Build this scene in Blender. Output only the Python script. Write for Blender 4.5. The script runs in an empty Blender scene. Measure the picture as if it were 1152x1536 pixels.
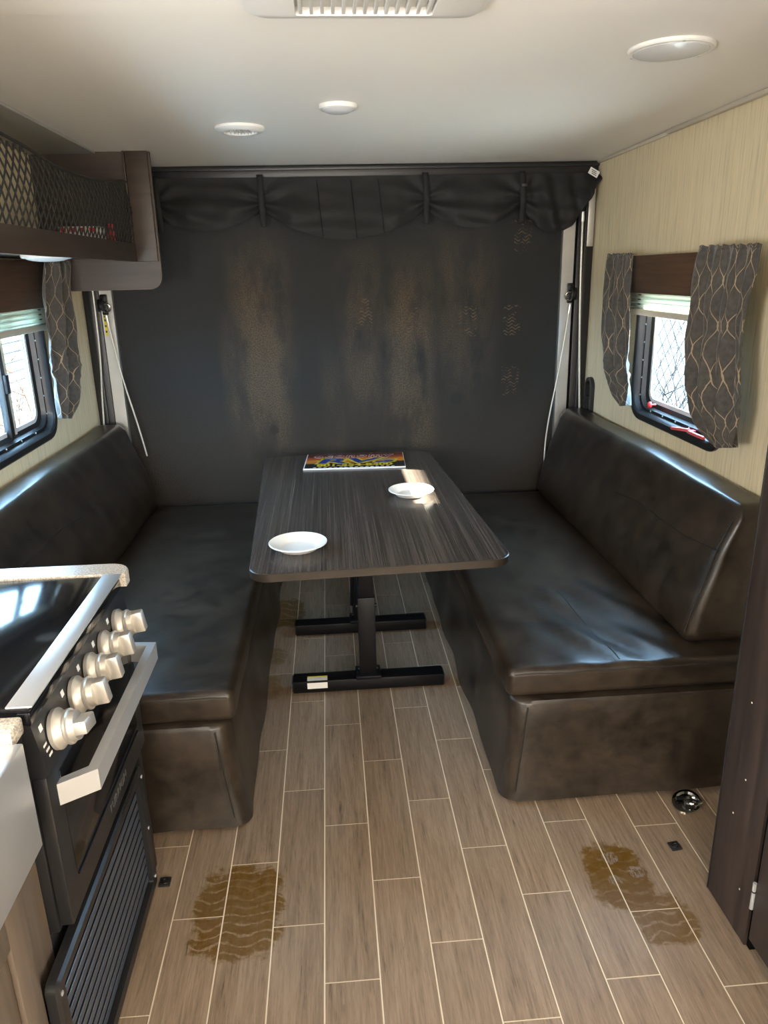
import bpy, bmesh, math, random
from mathutils import Vector, Matrix, noise
random.seed(7)
PI = math.pi
S = bpy.context.scene
COL = S.collection

# ------------------------------------------------------------------ camera, world, sun, lights, exposure
H = 1.6
FPX = 1118.0
YAW, PITCH, ROLL = math.radians(3.92), math.radians(17.83), math.radians(-1.31)
cam_d = bpy.data.cameras.new('camera')
cam = bpy.data.objects.new('camera', cam_d); COL.objects.link(cam)
fw = Vector((math.sin(YAW)*math.cos(PITCH), math.cos(YAW)*math.cos(PITCH), -math.sin(PITCH)))
rt = Vector((math.cos(YAW), -math.sin(YAW), 0)); up = rt.cross(fw)
r2 = math.cos(ROLL)*rt + math.sin(ROLL)*up; u2 = -math.sin(ROLL)*rt + math.cos(ROLL)*up
cam.matrix_world = Matrix(((r2.x, u2.x, -fw.x, 0), (r2.y, u2.y, -fw.y, 0), (r2.z, u2.z, -fw.z, H), (0, 0, 0, 1)))
cam_d.sensor_fit = 'VERTICAL'; cam_d.sensor_height = 36.0
cam_d.lens = FPX*36.0/1536.0
cam_d.clip_start = 0.02; cam_d.clip_end = 200
S.camera = cam

w = bpy.data.worlds.new('sky'); S.world = w; w.use_nodes = True
wn = w.node_tree.nodes; bg = wn['Background']
bg.inputs['Color'].default_value = (0.38, 0.66, 1.0, 1); bg.inputs['Strength'].default_value = 17.0

def sun_light(direction, energy):
    d = bpy.data.lights.new('sun', 'SUN'); d.energy = energy; d.angle = math.radians(0.53); d.color = (1, 0.90, 0.74)
    o = bpy.data.objects.new('sun', d); COL.objects.link(o)
    o.rotation_euler = Vector(direction).to_track_quat('-Z', 'Y').to_euler()
sun_light((-1.0, 0.21, -0.646), 60.0)

def area(name, loc, target, sx, sy, power, color):
    d = bpy.data.lights.new(name, 'AREA'); d.shape = 'RECTANGLE'; d.size = sx; d.size_y = sy; d.energy = power; d.color = color
    o = bpy.data.objects.new(name, d); COL.objects.link(o); o.location = loc
    o.rotation_euler = (Vector(target)-Vector(loc)).to_track_quat('-Z', 'Y').to_euler()
# added fill lamps behind the camera, standing in for daylight; no openings built
area('fill_right', (1.30, -0.45, 1.05), (-1.0, 0.4, 1.0), 0.65, 1.75, 21, (1.0, 0.93, 0.82))
area('fill_rear', (0.1, -2.15, 1.35), (0.1, 3.0, 1.7), 1.5, 0.9, 34, (1.0, 0.95, 0.87))
area('fill_left', (-1.14, 0.35, 1.35), (1.2, 1.6, 1.6), 0.8, 0.5, 24, (0.92, 0.96, 1.0))

# portals steer the sky's own light through the two side windows (they give off nothing themselves)
for nm, px, tx in (('right_window_portal', 1.42, -1), ('left_window_portal', -1.255, 1)):
    d = bpy.data.lights.new(nm, 'AREA'); d.shape = 'RECTANGLE'; d.size = 0.95; d.size_y = 0.6; d.cycles.is_portal = True
    o = bpy.data.objects.new(nm, d); COL.objects.link(o); o.location = (px, 2.8, 1.22)
    o.rotation_euler = (PI/2, 0, -tx*PI/2) if False else Vector((tx, 0, 0)).to_track_quat('-Z', 'Y').to_euler()
vs = S.view_settings
vs.view_transform = 'Standard'; vs.look = 'None'; vs.gamma = 1.0; vs.use_curve_mapping = False
vs.exposure = 1.4

# ------------------------------------------------------------------ materials
MATS = {}
def new_mat(name):
    m = bpy.data.materials.new(name); m.use_nodes = True
    MATS[name] = m
    return m, m.node_tree, m.node_tree.nodes['Principled BSDF']
class G:
    """small helper for node maths"""
    def __init__(s, nt): s.nt = nt
    def n(s, t, **k):
        x = s.nt.nodes.new(t)
        for a, b in k.items(): setattr(x, a, b)
        return x
    def put(s, sock, v):
        if isinstance(v, bpy.types.NodeSocket): s.nt.links.new(v, sock)
        elif v is not None: sock.default_value = v
    def m(s, op, a, b=None, c=None, clamp=False):
        x = s.n('ShaderNodeMath', operation=op, use_clamp=clamp)
        for i, v in enumerate((a, b, c)): s.put(x.inputs[i], v)
        return x.outputs[0]
    def pos(s):
        g = s.n('ShaderNodeNewGeometry'); sp = s.n('ShaderNodeSeparateXYZ'); s.put(sp.inputs[0], g.outputs['Position'])
        return g.outputs['Position'], sp.outputs[0], sp.outputs[1], sp.outputs[2]
    def xyz(s, x, y, z):
        c = s.n('ShaderNodeCombineXYZ')
        for i, v in enumerate((x, y, z)): s.put(c.inputs[i], v)
        return c.outputs[0]
    def scaled(s, vec, sc, off=(0, 0, 0)):
        mp = s.n('ShaderNodeMapping'); s.put(mp.inputs['Vector'], vec); mp.inputs['Scale'].default_value = sc; mp.inputs['Location'].default_value = off
        return mp.outputs[0]
    def noise(s, vec, scale, detail=2.0, rough=0.5, dist=0.0):
        t = s.n('ShaderNodeTexNoise'); s.put(t.inputs['Vector'], vec)
        t.inputs['Scale'].default_value = scale; t.inputs['Detail'].default_value = detail; t.inputs['Roughness'].default_value = rough; t.inputs['Distortion'].default_value = dist
        return t.outputs['Fac']
    def ramp(s, f, stops):
        r = s.n('ShaderNodeValToRGB'); s.put(r.inputs[0], f); e = r.color_ramp.elements
        while len(e) < len(stops): e.new(0.5)
        for el, (p, c) in zip(e, stops):
            el.position = p; el.color = (c, c, c, 1) if isinstance(c, (int, float)) else (*c, 1)
        return r.outputs[0]
    def mix(s, f, a, b, mode='MIX'):
        x = s.n('ShaderNodeMix', data_type='RGBA', blend_type=mode)
        s.put(x.inputs[0], f)
        for i, v in ((6, a), (7, b)):
            if isinstance(v, tuple): x.inputs[i].default_value = (*v, 1)
            else: s.put(x.inputs[i], v)
        return x.outputs[2]
    def bump(s, h, strength, dist, bsdf):
        b = s.n('ShaderNodeBump'); b.inputs['Strength'].default_value = strength; b.inputs['Distance'].default_value = dist
        s.put(b.inputs['Height'], h); s.nt.links.new(b.outputs[0], bsdf.inputs['Normal'])
    def smooth(s, v, a, b):
        r = s.n('ShaderNodeMapRange', interpolation_type='SMOOTHSTEP'); s.put(r.inputs[0], v)
        r.inputs[1].default_value = a; r.inputs[2].default_value = b
        return r.outputs[0]

def plain(name, col, rough=0.5, metal=0.0, spec=0.5, coat=0.0, bump=None, var=0.0):
    m, nt, b = new_mat(name); g = G(nt)
    b.inputs['Base Color'].default_value = (*col, 1); b.inputs['Roughness'].default_value = rough
    b.inputs['Metallic'].default_value = metal; b.inputs['Specular IOR Level'].default_value = spec; b.inputs['Coat Weight'].default_value = coat
    p = g.pos()[0]
    if var:
        f = g.noise(p, 9, 4)
        dk = tuple(c*(1-var) for c in col); lt = tuple(min(1, c*(1+var)) for c in col)
        g.put(b.inputs['Base Color'], g.mix(f, dk, lt))
    if bump: g.bump(g.noise(p, bump[0], 3), bump[1], 0.002, b)
    return m

def wood(name, dark, light, axis, fine=60.0, long=3.0, rough=0.45, perobj=False, contrast=(0.3, 0.7)):
    """grain running along the given axis (0,1,2)"""
    m, nt, b = new_mat(name); g = G(nt)
    p = g.pos()[0]
    if perobj:
        oi = g.n('ShaderNodeObjectInfo'); off = g.m('MULTIPLY', oi.outputs['Random'], 37.0)
        add = g.n('ShaderNodeVectorMath', operation='ADD'); g.put(add.inputs[0], p); g.put(add.inputs[1], g.xyz(off, off, off)); p = add.outputs[0]
    sc = [fine]*3; sc[axis] = long
    q = g.scaled(p, tuple(sc))
    f = g.noise(q, 1.0, 5, 0.6, 0.4)
    q2 = g.scaled(p, tuple(s*0.22 for s in sc)); f2 = g.noise(q2, 1.0, 3, 0.5, 1.2)
    mixf = g.m('ADD', g.m('MULTIPLY', f, 0.6), g.m('MULTIPLY', f2, 0.4))
    g.put(b.inputs['Base Color'], g.ramp(mixf, [(contrast[0], dark), (contrast[1], light)]))
    b.inputs['Roughness'].default_value = rough
    g.bump(f, 0.15, 0.001, b)
    return m

# --- ceiling / walls
plain('ceiling_white', (0.88, 0.85, 0.79), 0.55, bump=(400, 0.05))
plain('white_plastic', (0.78, 0.77, 0.74), 0.35)
plain('lens_white', (0.72, 0.73, 0.74), 0.25)
plain('trim_beige', (0.62, 0.56, 0.46), 0.5)
def wallpaper(name, tint):
    m, nt, b = new_mat(name); g = G(nt); p, x, y, z = g.pos()
    q = g.scaled(p, (330, 330, 6)); f = g.noise(q, 1.0, 3, 0.6)
    q2 = g.scaled(p, (90, 90, 2)); f2 = g.noise(q2, 1.0, 2, 0.5)
    t = g.m('ADD', g.m('MULTIPLY', f, 0.65), g.m('MULTIPLY', f2, 0.35))
    g.put(b.inputs['Base Color'], g.ramp(t, [(0.36, tuple(c*0.74 for c in tint)), (0.48, tint), (0.64, tuple(min(1, c*1.10) for c in tint))]))
    b.inputs['Roughness'].default_value = 0.6
wallpaper('wallpaper', (0.78, 0.67, 0.45))
plain('strip_grey', (0.40, 0.39, 0.36), 0.7, bump=(220, 0.3))

# --- floor planks with tyre stains
def floor_mat():
    m, nt, b = new_mat('plank_vinyl'); g = G(nt); p, x, y, z = g.pos()
    oi = g.n('ShaderNodeObjectInfo'); off = g.m('MULTIPLY', oi.outputs['Random'], 41.0)
    add = g.n('ShaderNodeVectorMath', operation='ADD'); g.put(add.inputs[0], p); g.put(add.inputs[1], g.xyz(off, off, off)); pp = add.outputs[0]
    f = g.noise(g.scaled(pp, (150, 7, 10)), 1.0, 5, 0.65, 0.6)
    f2 = g.noise(g.scaled(pp, (26, 2.2, 5)), 1.0, 3, 0.55, 1.5)
    f3 = g.noise(g.scaled(pp, (420, 30, 10)), 1.0, 2, 0.5)
    t = g.m('ADD', g.m('MULTIPLY', f, 0.5), g.m('ADD', g.m('MULTIPLY', f2, 0.32), g.m('MULTIPLY', f3, 0.18)))
    base = g.ramp(t, [(0.33, (0.095, 0.062, 0.040)), (0.42, (0.195, 0.136, 0.090)), (0.54, (0.265, 0.190, 0.129)), (0.70, (0.33, 0.245, 0.170))])
    pore = g.smooth(g.noise(g.scaled(pp, (300, 14, 10)), 1.0, 4, 0.7, 1.0), 0.57, 0.66)
    base = g.mix(g.m('MULTIPLY', pore, 0.45), base, (0.10, 0.066, 0.044))
    tone = g.m('ADD', 0.90, g.m('MULTIPLY', oi.outputs['Random'], 0.18))
    base = g.mix(1.0, base, g.xyz(tone, tone, tone), 'MULTIPLY')
    wob = g.noise(p, 21, 5, 0.68)
    wob2 = g.noise(p, 14, 3, 0.6)
    def blob(cx, cy, rx, ry, amp, soft=0.35):
        dx = g.m('DIVIDE', g.m('SUBTRACT', x, cx), rx); dy = g.m('DIVIDE', g.m('SUBTRACT', y, cy), ry)
        d4 = g.m('ADD', g.m('POWER', g.m('ABSOLUTE', dx), 3.0), g.m('POWER', g.m('ABSOLUTE', dy), 3.0))
        d = g.m('ADD', d4, g.m('MULTIPLY', g.m('SUBTRACT', wob, 0.5), 3.2))
        inv = g.m('SUBTRACT', 1.0, g.smooth(d, 1-soft, 1+soft))
        return g.m('MULTIPLY', inv, amp)
    def treads(cx, cy, fy, amp, fx):
        # wavy pale rows across the tyre print
        wv = g.m('SINE', g.m('ADD', g.m('MULTIPLY', g.m('SUBTRACT', y, cy), fy), g.m('ADD', g.m('MULTIPLY', g.m('SINE', g.m('MULTIPLY', g.m('SUBTRACT', x, cx), fx)), 1.6), g.m('MULTIPLY', wob2, 9.0))))
        wn_ = g.m('MULTIPLY', g.smooth(wv, 0.60, 1.0), g.smooth(g.noise(p, 30, 3, 0.6), 0.30, 0.58))
        return g.m('SUBTRACT', 1.0, g.m('MULTIPLY', wn_, amp))
    stains = [
        g.m('MULTIPLY', blob(-0.300, 1.585, 0.115, 0.155, 0.95), treads(-0.3, 1.55, 210, 0.75, 60)),
        g.m('MULTIPLY', blob(-0.275, 1.64, 0.075, 0.075, 0.75), 1.0),
        g.m('MULTIPLY', blob(0.735, 1.60, 0.085, 0.115, 1.0), treads(0.74, 1.6, 170, 0.35, 55)),
        g.m('MULTIPLY', blob(0.800, 1.45, 0.075, 0.080, 0.85), treads(0.8, 1.45, 200, 0.75, 70)),
        g.m('MULTIPLY', blob(-0.262, 3.40, 0.085, 0.16, 0.85), treads(-0.26, 3.4, 90, 0.7, 50)),
        g.m('MULTIPLY', blob(-0.290, 2.96, 0.05, 0.07, 0.6), treads(-0.26, 2.96, 110, 0.7, 60)),
        g.m('MULTIPLY', blob(-0.300, 2.70, 0.05, 0.09, 0.6), treads(-0.26, 2.7, 110, 0.7, 60)),
    ]
    tot = stains[0]
    for s_ in stains[1:]: tot = g.m('MAXIMUM', tot, s_)
    tot = g.m('MULTIPLY', tot, g.m('ADD', 0.45, g.m('MULTIPLY', g.noise(p, 38, 5, 0.7), 1.0)), clamp=True)
    col = g.mix(tot, base, (0.115, 0.057, 0.003))
    # pale grey scrapes inside the right-hand stain
    scr = g.m('MAXIMUM', blob(0.735, 1.665, 0.022, 0.022, 0.7), g.m('MAXIMUM', blob(0.79, 1.61, 0.02, 0.02, 0.7), blob(0.72, 1.585, 0.018, 0.018, 0.6)))
    col = g.mix(g.m('MULTIPLY', scr, g.smooth(g.noise(g.scaled(p, (220, 60, 1)), 1.0, 3, 0.7), 0.42, 0.60)), col, (0.25, 0.22, 0.21))
    g.put(b.inputs['Base Color'], col)
    b.inputs['Roughness'].default_value = 0.42
    g.bump(f, 0.2, 0.001, b)
floor_mat()
plain('grout', (0.70, 0.61, 0.47), 0.6)

# --- leather
def leather(name, dark, light, rough=0.36):
    m, nt, b = new_mat(name); g = G(nt); p = g.pos()[0]
    f = g.noise(p, 7, 6, 0.65, 0.6); f2 = g.noise(g.scaled(p, (20, 55, 30)), 1.0, 4, 0.6)
    t = g.m('ADD', g.m('MULTIPLY', f, 0.65), g.m('MULTIPLY', f2, 0.35))
    g.put(b.inputs['Base Color'], g.ramp(t, [(0.35, dark), (0.65, light)]))
    g.put(b.inputs['Roughness'], g.m('ADD', rough-0.06, g.m('MULTIPLY', f2, 0.14)))
    vor = g.n('ShaderNodeTexVoronoi'); g.put(vor.inputs['Vector'], p); vor.inputs['Scale'].default_value = 420
    hgt = g.m('ADD', g.m('MULTIPLY', vor.outputs['Distance'], 0.5), g.m('MULTIPLY', f2, 0.8))
    g.bump(hgt, 0.16, 0.002, b)
leather('leather', (0.011, 0.0080, 0.0056), (0.045, 0.033, 0.023), 0.32)
plain('leather_seam', (0.012, 0.010, 0.008), 0.6)
wood('seat_board_wood', (0.05, 0.02, 0.01), (0.12, 0.05, 0.025), 1)

# --- ramp door
def ramp_mat():
    m, nt, b = new_mat('ramp_coating'); g = G(nt); p, x, y, z = g.pos()
    grit = g.noise(p, 170, 3, 0.7); spk = g.noise(p, 420, 2, 0.6)
    # dusty vertical tyre lanes
    lane = None
    for cx, wd, z0, z1, a in ((-0.33, 0.20, 0.75, 1.75, 0.75), (-0.45, 0.12, 0.9, 1.4, 0.55), (0.18, 0.16, 0.95, 1.7, 0.5), (0.42, 0.20, 0.7, 1.65, 0.75), (0.70, 0.22, 1.05, 1.8, 0.45), (0.02, 0.10, 0.6, 1.2, 0.35)):
        dx = g.m('ABSOLUTE', g.m('SUBTRACT', x, cx))
        e = g.m('MULTIPLY', g.m('SUBTRACT', 1.0, g.smooth(dx, wd*0.25, wd)), a)
        e = g.m('MULTIPLY', e, g.m('MULTIPLY', g.smooth(z, z0-0.25, z0+0.1), g.m('SUBTRACT', 1.0, g.smooth(z, z1-0.25, z1+0.15))))
        lane = e if lane is None else g.m('MAXIMUM', lane, e)
    blot = g.smooth(g.noise(g.scaled(p, (6, 1, 2.2)), 1.0, 5, 0.65), 0.30, 0.60)
    dust = g.m('MULTIPLY', g.m('MULTIPLY', lane, blot), g.m('ADD', 0.25, g.m('MULTIPLY', g.smooth(grit, 0.38, 0.60), 0.75)))
    pale = g.m('MULTIPLY', g.m('SUBTRACT', 1.0, g.smooth(z, 0.7, 1.15)), g.m('MULTIPLY', g.smooth(spk, 0.45, 0.62), 0.35))
    # shoe-print treads
    tr = None
    for cx, cz in ((0.995, 1.76), (0.95, 1.04), (0.185, 1.40), (0.95, 1.35), (0.72, 1.35), (0.42, 1.35)):
        dx = g.m('ABSOLUTE', g.m('SUBTRACT', x, cx)); dz = g.m('ABSOLUTE', g.m('SUBTRACT', z, cz))
        e = g.m('MULTIPLY', g.m('LESS_THAN', dx, 0.045), g.m('LESS_THAN', dz, 0.075)); tr = e if tr is None else g.m('MAXIMUM', tr, e)
    rows = g.m('GREATER_THAN', g.m('SINE', g.m('ADD', g.m('MULTIPLY', z, 380.0), g.m('MULTIPLY', g.m('SINE', g.m('MULTIPLY', x, 170.0)), 2.0))), 0.3)
    tr = g.m('MULTIPLY', g.m('MULTIPLY', tr, rows), g.m('MULTIPLY', g.smooth(g.noise(p, 28, 3), 0.42, 0.62), 0.7))
    dust = g.m('MAXIMUM', dust, g.m('MAXIMUM', pale, tr), clamp=True)
    col = g.mix(dust, (0.0070, 0.0074, 0.0078), (0.125, 0.090, 0.052))
    dot = None
    for cx, cz, r_ in ((0.666, 0.955, 0.045), (-0.299, 0.822, 0.03)):
        dx = g.m('SUBTRACT', x, cx); dz = g.m('SUBTRACT', z, cz)
        e = g.m('SUBTRACT', 1.0, g.smooth(g.m('SQRT', g.m('ADD', g.m('MULTIPLY', dx, dx), g.m('MULTIPLY', dz, dz))), r_*0.5, r_)); dot = e if dot is None else g.m('MAXIMUM', dot, e)
    col = g.mix(g.m('MULTIPLY', dot, 0.7), col, (0.008, 0.008, 0.008))
    g.put(b.inputs['Base Color'], col)
    g.put(b.inputs['Roughness'], g.m('ADD', 0.40, g.m('MULTIPLY', dust, 0.3)))
    b.inputs['Specular IOR Level'].default_value = 0.32
    g.bump(g.m('ADD', grit, g.m('MULTIPLY', spk, 0.5)), 0.65, 0.004, b)
ramp_mat()
plain('black_metal', (0.005, 0.005, 0.006), 0.38, spec=0.25)
plain('black_plastic', (0.014, 0.014, 0.015), 0.38)
plain('black_rubber', (0.004, 0.004, 0.004), 0.8, spec=0.05)
plain('black_gloss', (0.008, 0.008, 0.009), 0.10)
plain('screen_fabric', (0.010, 0.010, 0.010), 0.75, bump=(300, 0.2))
plain('strap_fabric', (0.010, 0.010, 0.010), 0.8)
plain('aluminium', (0.55, 0.54, 0.51), 0.42, 0.75, bump=(60, 0.1), var=0.12)
plain('steel_brushed', (0.55, 0.56, 0.57), 0.34, 0.55, var=0.06)
plain('knob_satin', (0.58, 0.55, 0.50), 0.38, 0.65)
plain('cable_steel', (0.62, 0.61, 0.56), 0.45, 0.4)
plain('chrome', (0.60, 0.61, 0.62), 0.14, 1.0)
plain('tag_white', (0.8, 0.8, 0.78), 0.6)
plain('tag_yellow', (0.75, 0.62, 0.03), 0.6)
plain('tag_print', (0.04, 0.04, 0.04), 0.6)
plain('red_plastic', (0.62, 0.03, 0.03), 0.4)
plain('pink_plastic', (0.70, 0.12, 0.12), 0.45)
plain('net_cord', (0.020, 0.019, 0.018), 0.8)
plain('carton_white', (0.7, 0.68, 0.65), 0.6)
wood('shelf_wood', (0.028, 0.019, 0.014), (0.056, 0.038, 0.028), 0, 40, 3, 0.5)
wood('shelf_wood_y', (0.028, 0.019, 0.014), (0.056, 0.038, 0.028), 1, 40, 3, 0.5)
wood('valance_wood', (0.055, 0.030, 0.018), (0.125, 0.072, 0.045), 1, 90, 4, 0.5)
wood('pantry_wood', (0.016, 0.011, 0.010), (0.054, 0.037, 0.031), 2, 55, 2.5, 0.45)
wood('base_cabinet_wood', (0.10, 0.075, 0.055), (0.17, 0.13, 0.10), 2, 60, 3, 0.45)
wood('table_laminate', (0.016, 0.013, 0.012), (0.125, 0.103, 0.090), 1, 330, 1.5, 0.26, contrast=(0.33, 0.70))
wood('table_edge', (0.016, 0.012, 0.008), (0.034, 0.025, 0.018), 0, 30, 6, 0.35)
plain('paper_plate', (0.82, 0.81, 0.79), 0.55)
def counter_mat():
    m, nt, b = new_mat('counter_speckle'); g = G(nt); p = g.pos()[0]
    f = g.smooth(g.noise(p, 260, 3, 0.6), 0.40, 0.56)
    g.put(b.inputs['Base Color'], g.mix(f, (0.36, 0.30, 0.25), (0.66, 0.59, 0.48))); b.inputs['Roughness'].default_value = 0.3
counter_mat()
def glass_mat(name, tint, rough=0.0):
    m, nt, b = new_mat(name); g = G(nt)
    out = nt.nodes['Material Output']; nt.nodes.remove(b)
    tr = g.n('ShaderNodeBsdfTransparent'); tr.inputs[0].default_value = (*tint, 1)
    gl = g.n('ShaderNodeBsdfGlossy'); gl.inputs['Roughness'].default_value = 0.03
    lw = g.n('ShaderNodeLayerWeight'); lw.inputs['Blend'].default_value = 0.5
    fac = g.m('ADD', 0.03, g.m('MULTIPLY', g.m('POWER', lw.outputs['Facing'], 5.0), 0.8))
    mx = g.n('ShaderNodeMixShader'); g.put(mx.inputs[0], fac); g.put(mx.inputs[1], tr.outputs[0]); g.put(mx.inputs[2], gl.outputs[0])
    nt.links.new(mx.outputs[0], out.inputs[0])
glass_mat('window_glass', (0.97, 0.99, 0.98))
def cloth_translucent(name, col, trans, rough=0.8):
    m, nt, b = new_mat(name); g = G(nt); out = nt.nodes['Material Output']
    if isinstance(col, tuple): b.inputs['Base Color'].default_value = (*col, 1)
    b.inputs['Roughness'].default_value = rough
    tl = g.n('ShaderNodeBsdfTranslucent')
    if isinstance(col, tuple): tl.inputs[0].default_value = (*col, 1)
    mx = g.n('ShaderNodeMixShader'); mx.inputs[0].default_value = trans
    nt.links.new(b.outputs[0], mx.inputs[1]); nt.links.new(tl.outputs[0], mx.inputs[2]); nt.links.new(mx.outputs[0], out.inputs[0])
    return g, b, tl
cloth_translucent('shade_fabric', (0.74, 0.75, 0.66), 0.45)
def curtain_mat():
    g, b, tl = cloth_translucent('curtain_ogee', None, 0.12, 0.75)
    uv = g.n('ShaderNodeUVMap'); sp = g.n('ShaderNodeSeparateXYZ'); g.put(sp.inputs[0], uv.outputs[0])
    u, v = sp.outputs[0], sp.outputs[1]          # in metres along the cloth
    PU, PV, A = 0.066, 0.135, 0.265
    un = g.m('DIVIDE', u, PU); ph = g.m('MULTIPLY', v, 2*PI/PV)
    msk = None
    for sg, off, w_ in ((1, 0.0, 0.024), (-1, 0.0, 0.024)):
        d = g.m('ADD', un, g.m('ADD', g.m('MULTIPLY', g.m('SINE', ph), A*sg), 0.25*sg+off*0.5))
        d = g.m('ABSOLUTE', g.m('SUBTRACT', g.m('FRACT', d), 0.5))
        e = g.m('LESS_THAN', d, w_); msk = e if msk is None else g.m('MAXIMUM', msk, e)
    nz = g.noise(g.pos()[0], 60, 3)
    dark = g.ramp(nz, [(0.3, (0.050, 0.045, 0.040)), (0.7, (0.088, 0.080, 0.072))])
    col = g.mix(msk, dark, (0.40, 0.30, 0.19))
    g.put(b.inputs['Base Color'], col); g.put(tl.inputs[0], col)
    b.inputs['Sheen Weight'].default_value = 0.3
curtain_mat()
# sign print
def sign_mat():
    m, nt, b = new_mat('sign_sunset'); g = G(nt); p, x, y, z = g.pos()
    t = g.smooth(y, 3.31, 3.60)
    nz = g.noise(g.scaled(p, (4, 60, 1)), 1.0, 3, 0.6)
    t = g.m('ADD', t, g.m('MULTIPLY', g.m('SUBTRACT', nz, 0.5), 0.35))
    g.put(b.inputs['Base Color'], g.ramp(t, [(0.0, (0.02, 0.02, 0.02)), (0.25, (0.02, 0.025, 0.03)), (0.30, (0.70, 0.22, 0.02)), (0.55, (0.75, 0.30, 0.04)), (0.72, (0.45, 0.08, 0.02)), (1.0, (0.10, 0.02, 0.02))]))
    b.inputs['Roughness'].default_value = 0.25
sign_mat()
plain('print_maroon', (0.14, 0.01, 0.015), 0.3); plain('print_white', (0.85, 0.85, 0.84), 0.3)
plain('print_blue', (0.01, 0.05, 0.30), 0.3); plain('print_yellow', (0.80, 0.62, 0.03), 0.3); plain('print_black', (0.012, 0.012, 0.012), 0.3)
plain('print_green', (0.05, 0.16, 0.03), 0.3)
plain('foam_white', (0.82, 0.83, 0.84), 0.5)
# outdoors
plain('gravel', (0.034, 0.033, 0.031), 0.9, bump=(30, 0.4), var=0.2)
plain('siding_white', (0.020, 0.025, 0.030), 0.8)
plain('bounce_pale', (0.62, 0.60, 0.55), 0.9, bump=(40, 0.3), var=0.08)
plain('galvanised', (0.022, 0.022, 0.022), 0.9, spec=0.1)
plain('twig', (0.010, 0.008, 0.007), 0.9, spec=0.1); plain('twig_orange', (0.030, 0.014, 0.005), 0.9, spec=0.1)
plain('blocker_metal', (0.5, 0.5, 0.48), 0.6)

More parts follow.
